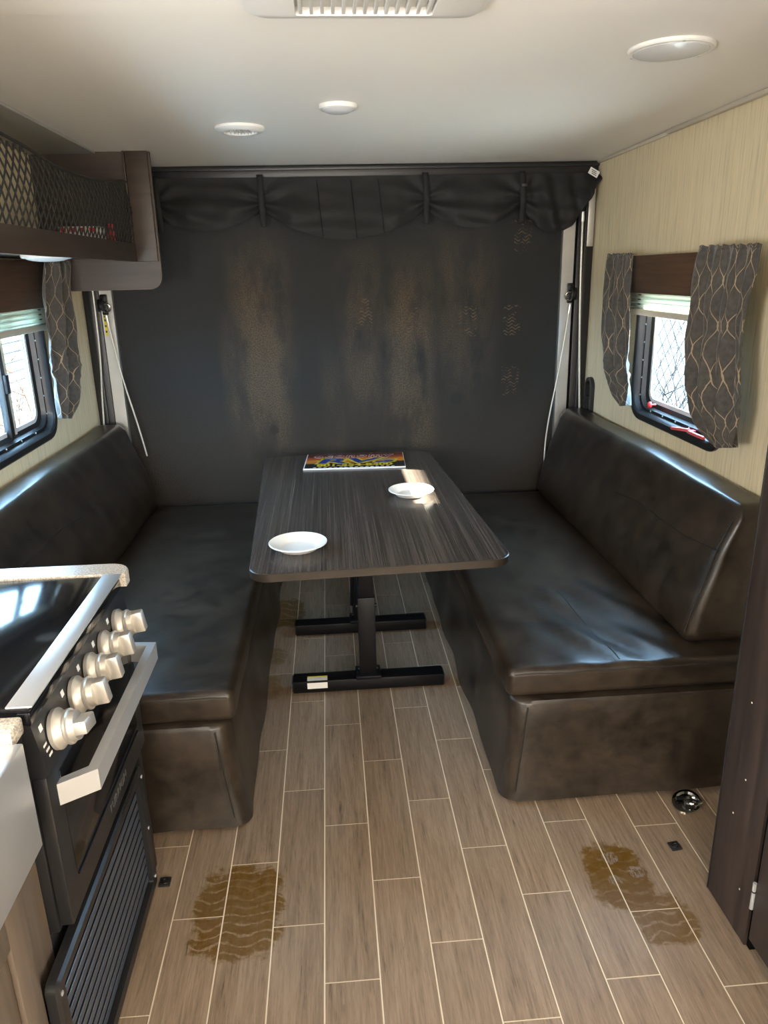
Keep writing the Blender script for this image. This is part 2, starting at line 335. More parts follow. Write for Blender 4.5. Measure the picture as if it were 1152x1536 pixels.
# ------------------------------------------------------------------ mesh helpers
WLOC = {}
class MB:
    def __init__(s): s.bm = bmesh.new(); s.uv = None
    def box(s, x0, x1, y0, y1, z0, z1, bev=0.0, seg=2, rot=None):
        m = Matrix.Translation(((x0+x1)/2, (y0+y1)/2, (z0+z1)/2))
        if rot is not None: m = m @ rot.to_4x4()
        m = m @ Matrix.Diagonal((abs(x1-x0), abs(y1-y0), abs(z1-z0), 1))
        r = bmesh.ops.create_cube(s.bm, size=1.0, matrix=m)
        if bev:
            ed = list({e for v in r['verts'] for e in v.link_edges})
            bmesh.ops.bevel(s.bm, geom=ed, offset=bev, segments=seg, affect='EDGES', profile=0.5)
        return s
    def poly(s, pts): s.bm.faces.new([s.bm.verts.new(p) for p in pts]); return s
    def loft(s, rings, close=True, cap0=True, cap1=True):
        R = [[s.bm.verts.new(p) for p in r] for r in rings]; n = len(R[0])
        for a, b in zip(R, R[1:]):
            for i in range(n if close else n-1):
                j = (i+1) % n; s.bm.faces.new((a[i], a[j], b[j], b[i]))
        if cap0: s.bm.faces.new(R[0][::-1])
        if cap1: s.bm.faces.new(R[-1])
        return s
    def tube(s, pts, r, n=8, caps=True):
        pts = [Vector(p) for p in pts]; rings = []
        rr = r if isinstance(r, (list, tuple)) else [r]*len(pts)
        t0 = (pts[1]-pts[0]).normalized(); ref = Vector((0, 0, 1)) if abs(t0.z) < 0.9 else Vector((1, 0, 0))
        nrm = t0.cross(ref).normalized()
        for i, p in enumerate(pts):
            t = ((pts[min(i+1, len(pts)-1)]-p).normalized()+(p-pts[max(i-1, 0)]).normalized())
            t = t.normalized() if t.length > 1e-6 else t0
            nrm = (nrm-t*nrm.dot(t)).normalized(); bn = t.cross(nrm)
            rings.append([p+rr[i]*(math.cos(2*PI*k/n)*nrm+math.sin(2*PI*k/n)*bn) for k in range(n)])
        return s.loft(rings, True, caps, caps)
    def ring(s, c, axis, R, r, n=24, m=8):
        ax = Vector(axis).normalized(); ref = Vector((0, 0, 1)) if abs(ax.z) < 0.9 else Vector((1, 0, 0))
        u = ax.cross(ref).normalized(); v = ax.cross(u); c = Vector(c); V = []
        for i in range(n):
            d = math.cos(2*PI*i/n)*u+math.sin(2*PI*i/n)*v
            V.append([s.bm.verts.new(c+d*(R+r*math.cos(2*PI*k/m))+ax*r*math.sin(2*PI*k/m)) for k in range(m)])
        for i in range(n):
            for k in range(m):
                s.bm.faces.new((V[i][k], V[(i+1) % n][k], V[(i+1) % n][(k+1) % m], V[i][(k+1) % m]))
        return s
    def lathe(s, c, axis, prof, n=32, caps=True):
        """prof: list of (radius, height along axis)"""
        ax = Vector(axis).normalized(); ref = Vector((0, 0, 1)) if abs(ax.z) < 0.9 else Vector((1, 0, 0))
        u = ax.cross(ref).normalized(); v = ax.cross(u); c = Vector(c)
        return s.loft([[c+ax*h+r*(math.cos(2*PI*k/n)*u+math.sin(2*PI*k/n)*v) for k in range(n)] for r, h in prof], True, caps, caps)
    def prism(s, pts, axis, a, b):
        """2-D outline extruded along axis 0/1/2 (outline gives the other two coordinates in order)"""
        def P(q, t):
            l = list(q); l.insert(axis, t); return l
        return s.loft([[P(q, a) for q in pts], [P(q, b) for q in pts]])
    def grid(s, f, nu, nv, uv=None):
        V = [[s.bm.verts.new(f(i/nu, j/nv)) for j in range(nv+1)] for i in range(nu+1)]
        lay = s.bm.loops.layers.uv.verify() if uv else None
        for i in range(nu):
            for j in range(nv):
                q = ((i, j), (i+1, j), (i+1, j+1), (i, j+1))
                fc = s.bm.faces.new([V[a][b] for a, b in q])
                if uv:
                    for l, (a, b) in zip(fc.loops, q): l[lay].uv = uv(a/nu, b/nv)
        return s
    def rbox(s, x0, x1, y0, y1, z0, z1, r, steps=(6, 6, 3), k=4, deform=None):
        """rounded box with a dense surface"""
        lo, hi = (x0, y0, z0), (x1, y1, z1)
        ax = []
        for d in range(3):
            L = hi[d]-lo[d]; rr = min(r, L/2-1e-5)
            t = [lo[d]+rr*i/k for i in range(k)]
            t += [lo[d]+rr+(L-2*rr)*i/steps[d] for i in range(steps[d]+1)]
            t += [hi[d]-rr+rr*(i+1)/k for i in range(k)]
            ax.append(t)
        cache = {}
        def V(i, j, l):
            key = (i, j, l)
            if key not in cache:
                p = Vector((ax[0][i], ax[1][j], ax[2][l])); q = Vector()
                for d in range(3):
                    rr = min(r, (hi[d]-lo[d])/2-1e-5); q[d] = min(max(p[d], lo[d]+rr), hi[d]-rr)
                dv = p-q
                if dv.length > 1e-9:
                    m = max(abs(c) for c in dv); p = q+dv.normalized()*m
                if deform: p = Vector(deform(p))
                cache[key] = s.bm.verts.new(p)
            return cache[key]
        nx, ny, nz = (len(a)-1 for a in ax)
        for i in range(nx):
            for j in range(ny):
                s.bm.faces.new((V(i, j, 0), V(i, j+1, 0), V(i+1, j+1, 0), V(i+1, j, 0)))
                s.bm.faces.new((V(i, j, nz), V(i+1, j, nz), V(i+1, j+1, nz), V(i, j+1, nz)))
        for i in range(nx):
            for l in range(nz):
                s.bm.faces.new((V(i, 0, l), V(i+1, 0, l), V(i+1, 0, l+1), V(i, 0, l+1)))
                s.bm.faces.new((V(i, ny, l), V(i, ny, l+1), V(i+1, ny, l+1), V(i+1, ny, l)))
        for j in range(ny):
            for l in range(nz):
                s.bm.faces.new((V(0, j, l), V(0, j, l+1), V(0, j+1, l+1), V(0, j+1, l)))
                s.bm.faces.new((V(nx, j, l), V(nx, j+1, l), V(nx, j+1, l+1), V(nx, j, l+1)))
        return s
    def xf(s, M):
        bmesh.ops.transform(s.bm, matrix=M, verts=s.bm.verts); return s
    def build(s, name, mat, parent=None, smooth=35, recalc=True):
        if recalc: bmesh.ops.recalc_face_normals(s.bm, faces=s.bm.faces)
        vs_ = s.bm.verts
        lo = [min(v.co[d] for v in vs_) for d in range(3)]; hi = [max(v.co[d] for v in vs_) for d in range(3)]
        c = Vector(((lo[0]+hi[0])/2, (lo[1]+hi[1])/2, lo[2]))
        bmesh.ops.translate(s.bm, verts=vs_, vec=-c)
        me = bpy.data.meshes.new(name); s.bm.to_mesh(me); s.bm.free()
        if smooth:
            me.shade_smooth(); me.set_sharp_from_angle(angle=math.radians(smooth))
        me.materials.append(MATS[mat])
        return link(name, me, c, parent)
def link(name, data, loc, parent=None):
    o = bpy.data.objects.new(name, data); COL.objects.link(o)
    WLOC[o] = Vector(loc)
    if parent is not None:
        o.parent = parent; o.location = Vector(loc)-WLOC[parent]
    else: o.location = loc
    return o
def tag(o, label=None, cat=None, group=None, kind=None):
    if label: o['label'] = label
    if cat: o['category'] = cat
    if group: o['group'] = group
    if kind: o['kind'] = kind
    return o
def thing(name, loc, label, cat, group=None):
    return tag(link(name, None, loc), label, cat, group)
def struct(o, label=None):
    return tag(o, label, None, None, 'structure')
def rrect(a0, a1, b0, b1, r, n=6):
    out = []
    for cx, cy, s0 in ((a1-r, b1-r, 0), (a0+r, b1-r, 1), (a0+r, b0+r, 2), (a1-r, b0+r, 3)):
        for k in range(n+1):
            t = (s0+k/n)*PI/2; out.append((cx+r*math.cos(t), cy+r*math.sin(t)))
    return out
def text_mesh(body, size, extrude=0.0002, offset=0.0, shear=0.0, spacing=1.0):
    cu = bpy.data.curves.new('lettering', 'FONT'); cu.body = body; cu.size = size; cu.extrude = extrude; cu.offset = offset
    cu.shear = shear; cu.align_x = 'CENTER'; cu.align_y = 'CENTER'; cu.resolution_u = 3; cu.space_character = spacing
    o = bpy.data.objects.new('tmp_text', cu); COL.objects.link(o)
    dg = bpy.context.evaluated_depsgraph_get(); dg.update()
    me = bpy.data.meshes.new_from_object(o.evaluated_get(dg))
    bpy.data.objects.remove(o); bpy.data.curves.remove(cu)
    return me
def lettering(body, size, mat, M, parent, name='lettering', **k):
    me = text_mesh(body, size, **k); b = MB(); b.bm.from_mesh(me); bpy.data.meshes.remove(me)
    b.xf(M)
    return b.build(name, mat, parent, smooth=0)

# ------------------------------------------------------------------ room shell
XL, XR, YB, ZC = -1.18, 1.345, 3.90, 2.095
YF = -2.3
# floor: grout bed, planks as children
bedm = MB().box(XL-0.05, XR+0.05, YF, YB+0.05, -0.06, -0.0012)
floor = struct(bedm.build('floor', 'grout', smooth=0), 'light brown wood-look plank floor with cream grout lines and tyre stains')
PW, PL, X0 = 0.1325, 0.53, -0.074
phase = {-9: 0.1, -8: 0.33, -7: 0.05, -6: 0.28, -5: 0.42, -4: 0.245, -3: 0.508, -2: 0.155, -1: 0.46, 0: 0.288, 1: 0.06, 2: 0.375, 3: 0.155, 4: 0.503, 5: 0.237, 6: 0.42, 7: 0.193, 8: 0.36, 9: 0.05, 10: 0.3}
GAP = 0.0036
pcache = {}
for c in range(-9, 11):
    xa, xb = max(X0+c*PW, XL), min(X0+(c+1)*PW, XR)
    if xb-xa < 0.01: continue
    k0 = int((0.30-phase[c])/PL)-1
    for k in range(k0, 9):
        ya, yb = max(phase[c]+k*PL, 0.30), min(phase[c]+(k+1)*PL, YB)
        if yb-ya < 0.01: continue
        key = (round(xb-xa, 4), round(yb-ya, 4))
        if key not in pcache:
            b = MB().box(-key[0]/2+GAP/2, key[0]/2-GAP/2, -key[1]/2+GAP/2, key[1]/2-GAP/2, -0.0012, 0.0)
            me = bpy.data.meshes.new('plank'); b.bm.to_mesh(me); b.bm.free(); me.materials.append(MATS['plank_vinyl']); pcache[key] = me
        link('plank', pcache[key], ((xa+xb)/2, (ya+yb)/2, 0), floor)
# planks behind the camera continue as wider boards
for c in range(-9, 11):
    xa, xb = max(X0+c*PW, XL), min(X0+(c+1)*PW, XR)
    if xb-xa < 0.01: continue
    MB().box(xa+GAP/2, xb-GAP/2, YF, 0.30-GAP, -0.0012, 0.0).build('plank', 'plank_vinyl', floor, smooth=0)

# ceiling with the lap seams of its panels
cl = MB().box(XL-0.05, XR+0.05, YF, 1.72, ZC-0.004, ZC+0.05)
cl.box(XL-0.05, XR+0.05, 1.722, 3.07, ZC, ZC+0.05)
cl.prism([(3.071, ZC+0.001), (YB+0.03, ZC-0.006), (YB+0.03, ZC+0.05), (3.071, ZC+0.05)], 0, XL-0.05, XR+0.05)
ceiling = struct(cl.build('ceiling', 'ceiling_white', smooth=0), 'smooth off-white ceiling')
struct(MB().box(XR-0.020, XR, 0.2, 3.07, ZC-0.016, ZC, 0.004).build('trim_1', 'trim_beige'), 'thin beige moulding between ceiling and right wall')
struct(MB().box(XR-0.012, XR, 3.07, YB, ZC-0.018, ZC-0.004, 0.003).build('trim_2', 'trim_beige'), 'narrower beige moulding between ceiling and right wall near ramp door')

# side walls with rounded window openings
WZ0, WZ1 = 0.99, 1.545
def side_wall(name, x, xo, ya, yb):
    """wall from x (inside) to xo (outside) with the opening ya..yb"""
    b = MB()
    a, z = min(x, xo), max(x, xo)
    b.box(a, z, YF, ya, 0, ZC); b.box(a, z, yb, YB+0.05, 0, ZC); b.box(a, z, ya, yb, 0, WZ0); b.box(a, z, ya, yb, WZ1, ZC)
    return struct(b.build(name, 'wallpaper', smooth=0), 'cream striated wallpaper wall')
RW = (2.44, 3.205); LW = (2.30, 3.235)
side_wall('wall_right', XR, XR+0.05, *RW)
side_wall('wall_left', XL, XL-0.05, *LW)
struct(MB().box(XL-0.05, XR+0.05, YF-0.05, YF, 0, ZC).build('wall_front', 'wallpaper', smooth=0))

# ------------------------------------------------------------------ ramp door and its frame
ramp = MB()
ramp.box(XL-0.03, XR+0.03, YB, YB+0.06, 0, ZC)
ramp = struct(ramp.build('door_1', 'ramp_coating', smooth=0), 'large dark textured ramp door covered in dusty tyre streaks and shoe prints')
def jamb(name, xa, xb, lab):
    b = MB().box(xa, xb, YB-0.035, YB-0.0005, 0, ZC-0.065, 0.004)
    m = (xa+xb)/2
    b.box(m-0.012, m+0.012, YB-0.05, YB-0.036, 0, ZC-0.065, 0.004)
    return struct(b.build(name, 'black_plastic'), lab)
jamb('trim_3', XL+0.001, -1.102, 'black rubber-sealed jamb beside left wall')
jamb('trim_4', 1.262, XR-0.001, 'black rubber-sealed jamb beside right wall')
h = MB().box(XL+0.001, XR-0.001, YB-0.05, YB-0.0005, ZC-0.062, ZC-0.006, 0.006)
h.box(XL+0.001, XR-0.001, YB-0.062, YB-0.05, ZC-0.03, ZC-0.012, 0.003)
struct(h.build('trim_5', 'black_plastic'), 'black header rail above ramp door')

# aluminium lift struts with pulley and cable
def strut(xa, xb, ztop, lab, side):
    t = thing('ramp_strut', ((xa+xb)/2, YB-0.02, 0), lab, 'strut')
    yf = YB-0.030
    cut = [(xa, 0.0), (xb, 0.0), (xb, ztop), (xa+0.5*(xb-xa), ztop), (xa, ztop-0.03)]
    b = MB().prism([(p[0], p[1]) for p in cut], 1, yf, YB-0.001)
    b.build('channel', 'aluminium', t)
    MB().lathe(((xa+xb)/2+0.005, yf, ztop-0.022), (0, -1, 0), [(0.011, -0.001), (0.011, 0.004), (0.007, 0.008), (0.003, 0.009)], 16).build('bolt', 'steel_brushed', t)
    return t, yf
def pulley(c, s, lab):
    x, y, z = c
    t = thing('cable_pulley', (x, y, z-0.05), lab, 'pulley')
    MB().box(x-0.016, x+0.016, y-0.028, y+0.001, z+0.012, z+0.052, 0.006).build('bracket', 'black_metal', t)
    MB().box(x-0.014, x+0.014, y-0.018, y-0.0005, z-0.045, z+0.02, 0.005).build('body', 'black_metal', t)
    b = MB().lathe((x+0.012*s, y-0.030, z), (1, 0.0, 0), [(0.010, -0.012), (0.030, -0.012), (0.030, -0.007), (0.022, -0.003), (0.022, 0.003), (0.030, 0.007), (0.030, 0.012), (0.010, 0.012)], 20)
    b.build('sheave', 'black_plastic', t)
    MB().ring((x-0.010*s, y-0.032, z-0.01), (0, 1, 0.2), 0.020, 0.0045, 18, 8).build('shackle', 'chrome', t)
    return t
def cable(pts, lab, r=0.0042, fer=True):
    t = thing('steel_cable', pts[-1], lab, 'cable', 'ramp door cables')
    P = [Vector(p) for p in pts]; out = []
    for i in range(len(P)-1):
        for k in range(6):
            a = P[max(i-1, 0)]; b_ = P[i]; c_ = P[i+1]; d = P[min(i+2, len(P)-1)]; u = k/6
            out.append(0.5*((2*b_)+(c_-a)*u+(2*a-5*b_+4*c_-d)*u*u+(3*b_-a-3*c_+d)*u**3))
    out.append(P[-1])
    MB().tube(out, r, 8).build('wire', 'cable_steel', t)
    if fer:
        d = (P[1]-P[0]).normalized(); MB().tube([P[0], P[0]+d*0.045], r*1.7, 8).build('ferrule', 'steel_brushed', t)
    return t
sr, yf = strut(1.190, 1.250, 1.825, 'silver aluminium ramp strut with angled top end beside right wall', 1)
sl, yf = strut(-1.100, -1.042, 1.825, 'silver aluminium ramp strut with yellow warning sticker beside left wall', -1)
st = MB().box(-1.093, -1.080, yf-0.0012, yf-0.0002, 1.33, 1.43).build('sticker', 'tag_yellow', sl, smooth=0); st['label'] = 'yellow warning sticker'
for k, zz in enumerate((1.345, 1.372, 1.40, 1.418)):
    MB().box(-1.091, -1.083, yf-0.0016, yf-0.0012, zz, zz+0.010).build('print', 'tag_print', st, smooth=0)
pulley((1.236, yf-0.001, 1.475), 1, 'black pulley block bolted to the right ramp strut')
pulley((-1.077, yf-0.001, 1.475), -1, 'black pulley block bolted to the left ramp strut')
cable([(1.232, yf-0.034, 1.425), (1.20, yf-0.030, 1.15), (1.155, yf-0.025, 0.86), (1.14, yf-0.02, 0.70), (1.14, yf-0.02, 0.55)], 'slack cable curving down from right pulley across ramp door')
cable([(1.268, YB-0.075, 1.86), (1.275, YB-0.08, 1.5), (1.295, YB-0.068, 1.15), (1.318, YB-0.064, 0.80)], 'long cable from header rail down to black wall cup', r=0.0055)
cable([(-1.070, yf-0.034, 1.43), (-1.035, yf-0.030, 1.15), (-0.985, yf-0.025, 0.88), (-0.96, yf-0.02, 0.72)], 'taut cable slanting from left pulley towards ramp door')
cable([(-1.112, YB-0.075, 1.84), (-1.118, YB-0.08, 1.3), (-1.140, YB-0.066, 1.05), (-1.160, YB-0.064, 0.78)], 'cable hanging along black jamb by left window', r=0.0045)
tag(MB().box(1.302, 1.334, YB-0.058, YB-0.0515, 1.70, 2.0, 0.002).build('guide_strip', 'aluminium'), 'short pale aluminium guide strip on black jamb below header', 'strip')
# black oval cup on the right wall
t = thing('cable_cup', (XR, 3.765, 0.86), 'black oval cable cup on right wall behind sofa back', 'bracket')
b = MB(); o_ = rrect(3.715, 3.815, 0.86, 1.065, 0.049); i_ = rrect(3.733, 3.797, 0.878, 1.047, 0.031)
b.loft([[(XR-0.0005, *p) for p in o_], [(XR-0.018, *p) for p in o_], [(XR-0.020, *p) for p in i_], [(XR-0.004, *p) for p in i_]], True, True, True)
b.build('housing', 'black_plastic', t)
MB().tube([(XR-0.012, 3.742, 0.965), (XR-0.012, 3.788, 0.965)], 0.005, 8).build('crossbar', 'black_metal', t)

# ------------------------------------------------------------------ gathered black screen under the header
def lerp_tab(tab, x):
    if x <= tab[0][0]: return tab[0][1]
    for (a, va), (b_, vb) in zip(tab, tab[1:]):
        if x <= b_:
            u = (x-a)/(b_-a); return va+(vb-va)*u
    return tab[-1][1]
STRAPS = [-0.765, -0.285, 0.495, 0.962]
def screen_bottom(x):
    segs = [(-1.10, -0.765, 1.87, 1.90, 1.84), (-0.765, -0.285, 1.86, 1.895, 1.80), (-0.285, 0.495, 1.895, 1.885, 1.752), (0.495, 0.962, 1.885, 1.90, 1.795), (0.962, 1.24, 1.90, 1.85, 1.765), (1.24, 1.338, 1.85, 2.00, 1.925)]
    for a, b_, za, zb, zm in segs:
        if x <= b_+1e-6:
            u = (x-a)/(b_-a); base = za+(zb-za)*u; dip = (za+zb)/2-zm
            return base-dip*(math.sin(PI*u)**0.8 if 0 < u < 1 else 0)
    return 2.0
def screen_pt(u, v):
    x = -1.10+u*2.438
    zt = ZC-0.06; zb = screen_bottom(x)
    near = min((abs(x-s), i) for i, s in enumerate(STRAPS)); d = near[0]
    full = min(1.0, d/0.14)
    if v <= 0.8:
        t = v/0.8; z = zt+(zb-zt)*t
        bulge = 0.012+0.070*full*math.sin(PI*0.5*t)**1.5
    else:
        t = (v-0.8)/0.2; z = zb+0.03*t; bulge = (0.012+0.070*full)*(1-t)+0.004
    ang = math.atan2(z-1.93, d+0.03)
    fold = 0.019*math.exp(-d/0.16)*math.sin(ang*9+near[1])+0.009*math.sin(14*(z-1.75)*6+x*7+3*noise.noise((x*3, z*6, 1)))*(v**1.5)*1.1
    bunch = 0.022*math.sin((x-0.98)*62+z*9)*max(0, min(1, (x-0.96)/0.05)) if x > 0.96 else 0
    fine = 0.018*noise.noise((x*7, z*16, 3.1))
    y = YB-0.052-bulge+(fold+fine+bunch)*(0.3+0.7*v)
    return (x, min(y, YB-0.022), z)
t = thing('rolled_screen', (0.1, YB-0.05, 1.75), 'black gathered screen tied up in swags beneath header rail', 'screen')
b = MB().grid(screen_pt, 170, 40); b.build('fabric', 'screen_fabric', t, smooth=80)
for sx in STRAPS:
    def sp(u, v, sx=sx):
        z = (ZC-0.05)+((1.815 if sx > -0.6 else 1.80)-(ZC-0.05))*v
        return (sx-0.014+0.028*u+0.006*v, YB-0.075-0.018*math.sin(PI*min(1, v*1.15))+0.003*math.sin(v*9), z)
    o = MB().grid(sp, 2, 14).build('strap', 'strap_fabric', t, smooth=80)
    m = o.modifiers.new('thick', 'SOLIDIFY'); m.thickness = 0.003
MB().box(0.955, 0.985, YB-0.104, YB-0.098, 1.975, 1.99, 0.002).build('buckle', 'black_plastic', t)
for xs in (-0.02, 0.14, 0.27):
    MB().tube([(xs+0.02*q, screen_pt((xs+0.02*q+1.10)/2.438, 0.05+0.75*q)[1]-0.0015, screen_pt((xs+0.02*q+1.10)/2.438, 0.05+0.75*q)[2]) for q in [i/14 for i in range(15)]], 0.0016, 5).build('seam', 'black_metal', t)
R_ = Matrix.Rotation(math.radians(28), 3, 'Y')
tg = MB().box(1.272, 1.322, YB-0.118, YB-0.116, 2.015, 2.045, rot=R_).build('care_tag', 'tag_white', t, smooth=0); tg['label'] = 'small white care tag'
for q in range(3):
    MB().box(1.284, 1.31, YB-0.1192, YB-0.1182, 2.020+q*0.008, 2.023+q*0.008, rot=R_).build('print', 'tag_print', tg, smooth=0)

# ------------------------------------------------------------------ windows, shades, valances, curtains
def window(name, x, s, ya, yb, mull, lab):
    """x inner wall plane, s=+1 when outside is +x"""
    root = struct(link(name, None, (x, (ya+yb)/2, WZ0)), lab)
    z0, z1, r = 0.965, 1.575, 0.095
    def R(o, d): return [(x+s*d, *p) for p in rrect(ya-0.02+o, yb+0.02-o, z0+o, z1-o, max(0.02, r-o*0.6))]
    f = MB()
    rings = [R(0.0, 0.0), R(0.0, -0.010), R(0.006, -0.016), R(0.028, -0.016), R(0.034, -0.010), R(0.040, 0.012), R(0.052, 0.012), R(0.058, 0.030), R(0.075, 0.036), R(0.080, 0.050), R(0.0, 0.052)]
    rings.append(R(0.0, 0.0))
    f.loft(rings, True, False, False)
    fr = f.build('window_frame', 'black_plastic', root, smooth=30)
    g_ = MB().loft([R(0.079, 0.042), R(0.079, 0.046)]); g_.build('pane', 'window_glass', root, smooth=0)
    # pale gasket round the pane
    gk = MB().loft([R(0.072, 0.037), R(0.092, 0.037), R(0.092, 0.041), R(0.072, 0.041), R(0.072, 0.037)], True, False, False); gk.build('gasket', 'lens_white', root)
    for k in range(7):
        yy = ya+0.03+(yb-ya-0.06)*k/6
        MB().lathe((x-s*0.0005+s*0.012, yy, z0+0.046), (-s, 0, 0), [(0.004, -0.001), (0.004, 0.002), (0.002, 0.003)], 10).build('screw', 'steel_brushed', fr)
    for k in range(5):
        zz = z0+0.10+0.075*k
        MB().lathe((x+s*0.0115, yb-0.026, zz), (-s, 0, 0), [(0.004, -0.001), (0.004, 0.002), (0.002, 0.003)], 10).build('screw', 'steel_brushed', fr)
    if mull:
        MB().box(*sorted((x+s*0.018, x+s*0.044)), mull-0.016, mull+0.016, z0+0.07, z1-0.07, 0.004).build('mullion', 'black_plastic', root)
        MB().box(*sorted((x+s*0.006, x+s*0.020)), mull-0.012, mull+0.014, 1.20, 1.27, 0.003).build('latch', 'black_metal', root)
        MB().box(*sorted((x+s*0.022, x+s*0.042)), mull+0.018, mull+0.045, z0+0.075, z1-0.07, 0.002).build('sash', 'trim_beige', root)
    return root
wr = window('window_1', XR, 1, *RW, None, 'rounded black-framed window with red escape latch in right wall')
wl = window('window_2', XL, -1, *LW, 2.87, 'rounded black-framed sliding window in left wall')
k_ = MB().lathe((XR-0.003, 3.025, 1.045), (-1, 0, 0), [(0.004, -0.02), (0.004, 0.0), (0.012, 0.001), (0.014, 0.008), (0.010, 0.014), (0.003, 0.016)], 16).build('latch_knob', 'red_plastic', wr); k_['label'] = 'round red latch knob'
hnd = MB().box(XR-0.018, XR-0.006, 2.54, 2.66, 1.000, 1.012, 0.003); hnd.box(XR-0.018, XR-0.006, 2.655, 2.80, 0.996, 1.008, 0.003, rot=Matrix.Rotation(math.radians(-8), 3, 'X')); hnd.box(XR-0.010, XR+0.012, 2.648, 2.668, 0.994, 1.012, 0.002)
hnd = hnd.build('escape_handle', 'pink_plastic', wr); hnd['label'] = 'faded red escape handle'

def valance(x, s, ya, yb, lab, zt=1.642):
    t = thing('window_valance', (x, (ya+yb)/2, 1.49), lab, 'valance')
    xf_ = x-s*0.062
    MB().box(*sorted((xf_, xf_+s*0.012)), ya, yb, 1.495, zt, 0.002).build('front_board', 'valance_wood', t)
    MB().box(*sorted((xf_+s*0.012, x-s*0.0005)), ya, yb, zt-0.012, zt-0.001, 0.001).build('top_board', 'valance_wood', t)
    for yy in (ya, yb-0.012):
        MB().box(*sorted((xf_+s*0.012, x-s*0.0005)), yy, yy+0.012, 1.495, zt-0.012).build('side_board', 'valance_wood', t)
def shade(x, s, ya, yb, lab):
    t = thing('pleated_shade', (x, (ya+yb)/2, 1.40), lab, 'shade')
    n = 9; zt, zb = 1.600, 1.428; pts = []
    for i in range(n*2+1): pts.append((x-s*(0.012+(0.016 if i % 2 else 0.0)), zt+(zb-zt)*i/(2*n)))
    prof = pts+[(p[0]+s*0.002, p[1]) for p in pts[::-1]]
    MB().prism([(p[0], p[1]) for p in prof], 1, ya, yb).build('pleats', 'shade_fabric', t, smooth=0)
    MB().box(*sorted((x-s*0.034, x-s*0.010)), ya-0.004, yb+0.004, 1.405, 1.429, 0.003).build('bottom_rail', 'trim_beige', t)
    for yy in (ya+0.05, yb-0.05):
        MB().tube([(x-s*0.020, yy, 1.60), (x-s*0.020, yy, 1.43)], 0.0009, 5).build('cord', 'tag_white', t)
valance(XR, 1, 2.43, 3.43, 'brown wood-grain valance board above right window')
valance(XL, -1, 2.05, 3.325, 'brown wood-grain valance board above left window', 1.670)
shade(XR, 1, 2.455, 3.275, 'cream pleated shade pulled up over right window')
shade(XL, -1, 2.12, 3.30, 'cream pleated shade pulled up over left window')

def curtain(rows, x, s, folds, amp, seed, lab, width):
    """rows: ((ya, za), (yb, zb)) from top to bottom; hangs at x"""
    t = thing('window_curtain', (x, sum(r[0][0]+r[1][0] for r in rows)/2/len(rows), min(r[0][1] for r in rows)), lab, 'curtain', 'ogee-patterned window curtains')
    n = len(rows)-1
    def edge(e, v):
        f = v*n; i = min(int(f), n-1); u = f-i
        P = lambda q: Vector((rows[max(0, min(n, q))][e][0], rows[max(0, min(n, q))][e][1]))
        a, b_, c, d = P(i-1), P(i), P(i+1), P(i+2)
        return 0.5*((2*b_)+(c-a)*u+(2*a-5*b_+4*c-d)*u*u+(3*b_-a-3*c+d)*u**3)
    def f(u, v):
        A, B = edge(0, v), edge(1, v)
        uu = u+0.035*math.sin(PI*u)*math.sin(2*PI*folds*u+seed+1.5*v)
        p = A+(B-A)*uu
        wv = 2*abs(math.sin(PI*folds*u+seed+0.35*math.sin(v*4+seed)))**1.1-1
        top = 1-0.45*math.exp(-v*9)
        off = amp*top*(0.75*wv+0.25*math.sin(4*PI*folds*u+v*5+seed))+0.010*noise.noise((u*5, v*6, seed))
        tie = 0.016*math.exp(-((v-0.62)/0.10)**2)*noise.noise((u*11, v*22, seed+4))
        return (x-s*(off+tie), p.x, p.y)
    L = 0.64
    b = MB().grid(f, 90, 44, uv=lambda u, v: (u*width, v*L))
    o = b.build('cloth', 'curtain_ogee', t, smooth=80)
    m = o.modifiers.new('thick', 'SOLIDIFY'); m.thickness = 0.0025; m.offset = 0
    # gathered heading ruffle
    def hd(u, v):
        q = f(u, 0.0)
        return (q[0]+s*0.003*math.sin(u*70)*(1-v), q[1], q[2]+0.010*(1-v)*(1+0.25*math.sin(u*48))-0.004*v)
    hdr = MB().grid(hd, 80, 3, uv=lambda u, v: (u*width, v*0.02)).build('heading', 'curtain_ogee', t, smooth=80)
    m = hdr.modifiers.new('thick', 'SOLIDIFY'); m.thickness = 0.0025; m.offset = 0
    return t
curtain([((3.376, 1.645), (3.112, 1.641)), ((3.388, 1.545), (3.107, 1.547)), ((3.391, 1.429), (3.100, 1.441)), ((3.378, 1.311), (3.078, 1.334)), ((3.347, 1.194), (3.050, 1.226)), ((3.281, 1.111), (3.026, 1.146)), ((3.206, 1.062), (3.015, 1.092)), ((3.106, 1.031), (3.028, 1.045))],
        1.252, 1, 2.2, 0.020, 1.2, 'grey ogee-patterned curtain between right window and ramp door', 0.34)
curtain([((2.525, 1.650), (2.169, 1.645)), ((2.534, 1.573), (2.173, 1.573)), ((2.534, 1.486), (2.187, 1.497)), ((2.543, 1.397), (2.195, 1.420)), ((2.552, 1.304), (2.180, 1.342)), ((2.543, 1.189), (2.162, 1.244)), ((2.468, 1.106), (2.158, 1.163)), ((2.359, 1.058), (2.165, 1.099)), ((2.274, 1.036), (2.176, 1.058))],
        1.246, 1, 3.4, 0.020, 0.9, 'wide grey ogee-patterned curtain at pantry side of right window', 0.50)
curtain([((3.111, 1.660), (3.379, 1.664)), ((3.061, 1.551), (3.316, 1.545)), ((3.032, 1.454), (3.317, 1.438)), ((3.016, 1.355), (3.301, 1.329)), ((3.008, 1.255), (3.285, 1.219)), ((3.012, 1.150), (3.220, 1.116)), ((3.024, 1.074), (3.091, 1.061))],
        -1.070, -1, 1.9, 0.022, 2.6, 'narrow grey ogee-patterned curtain beside left window', 0.34)

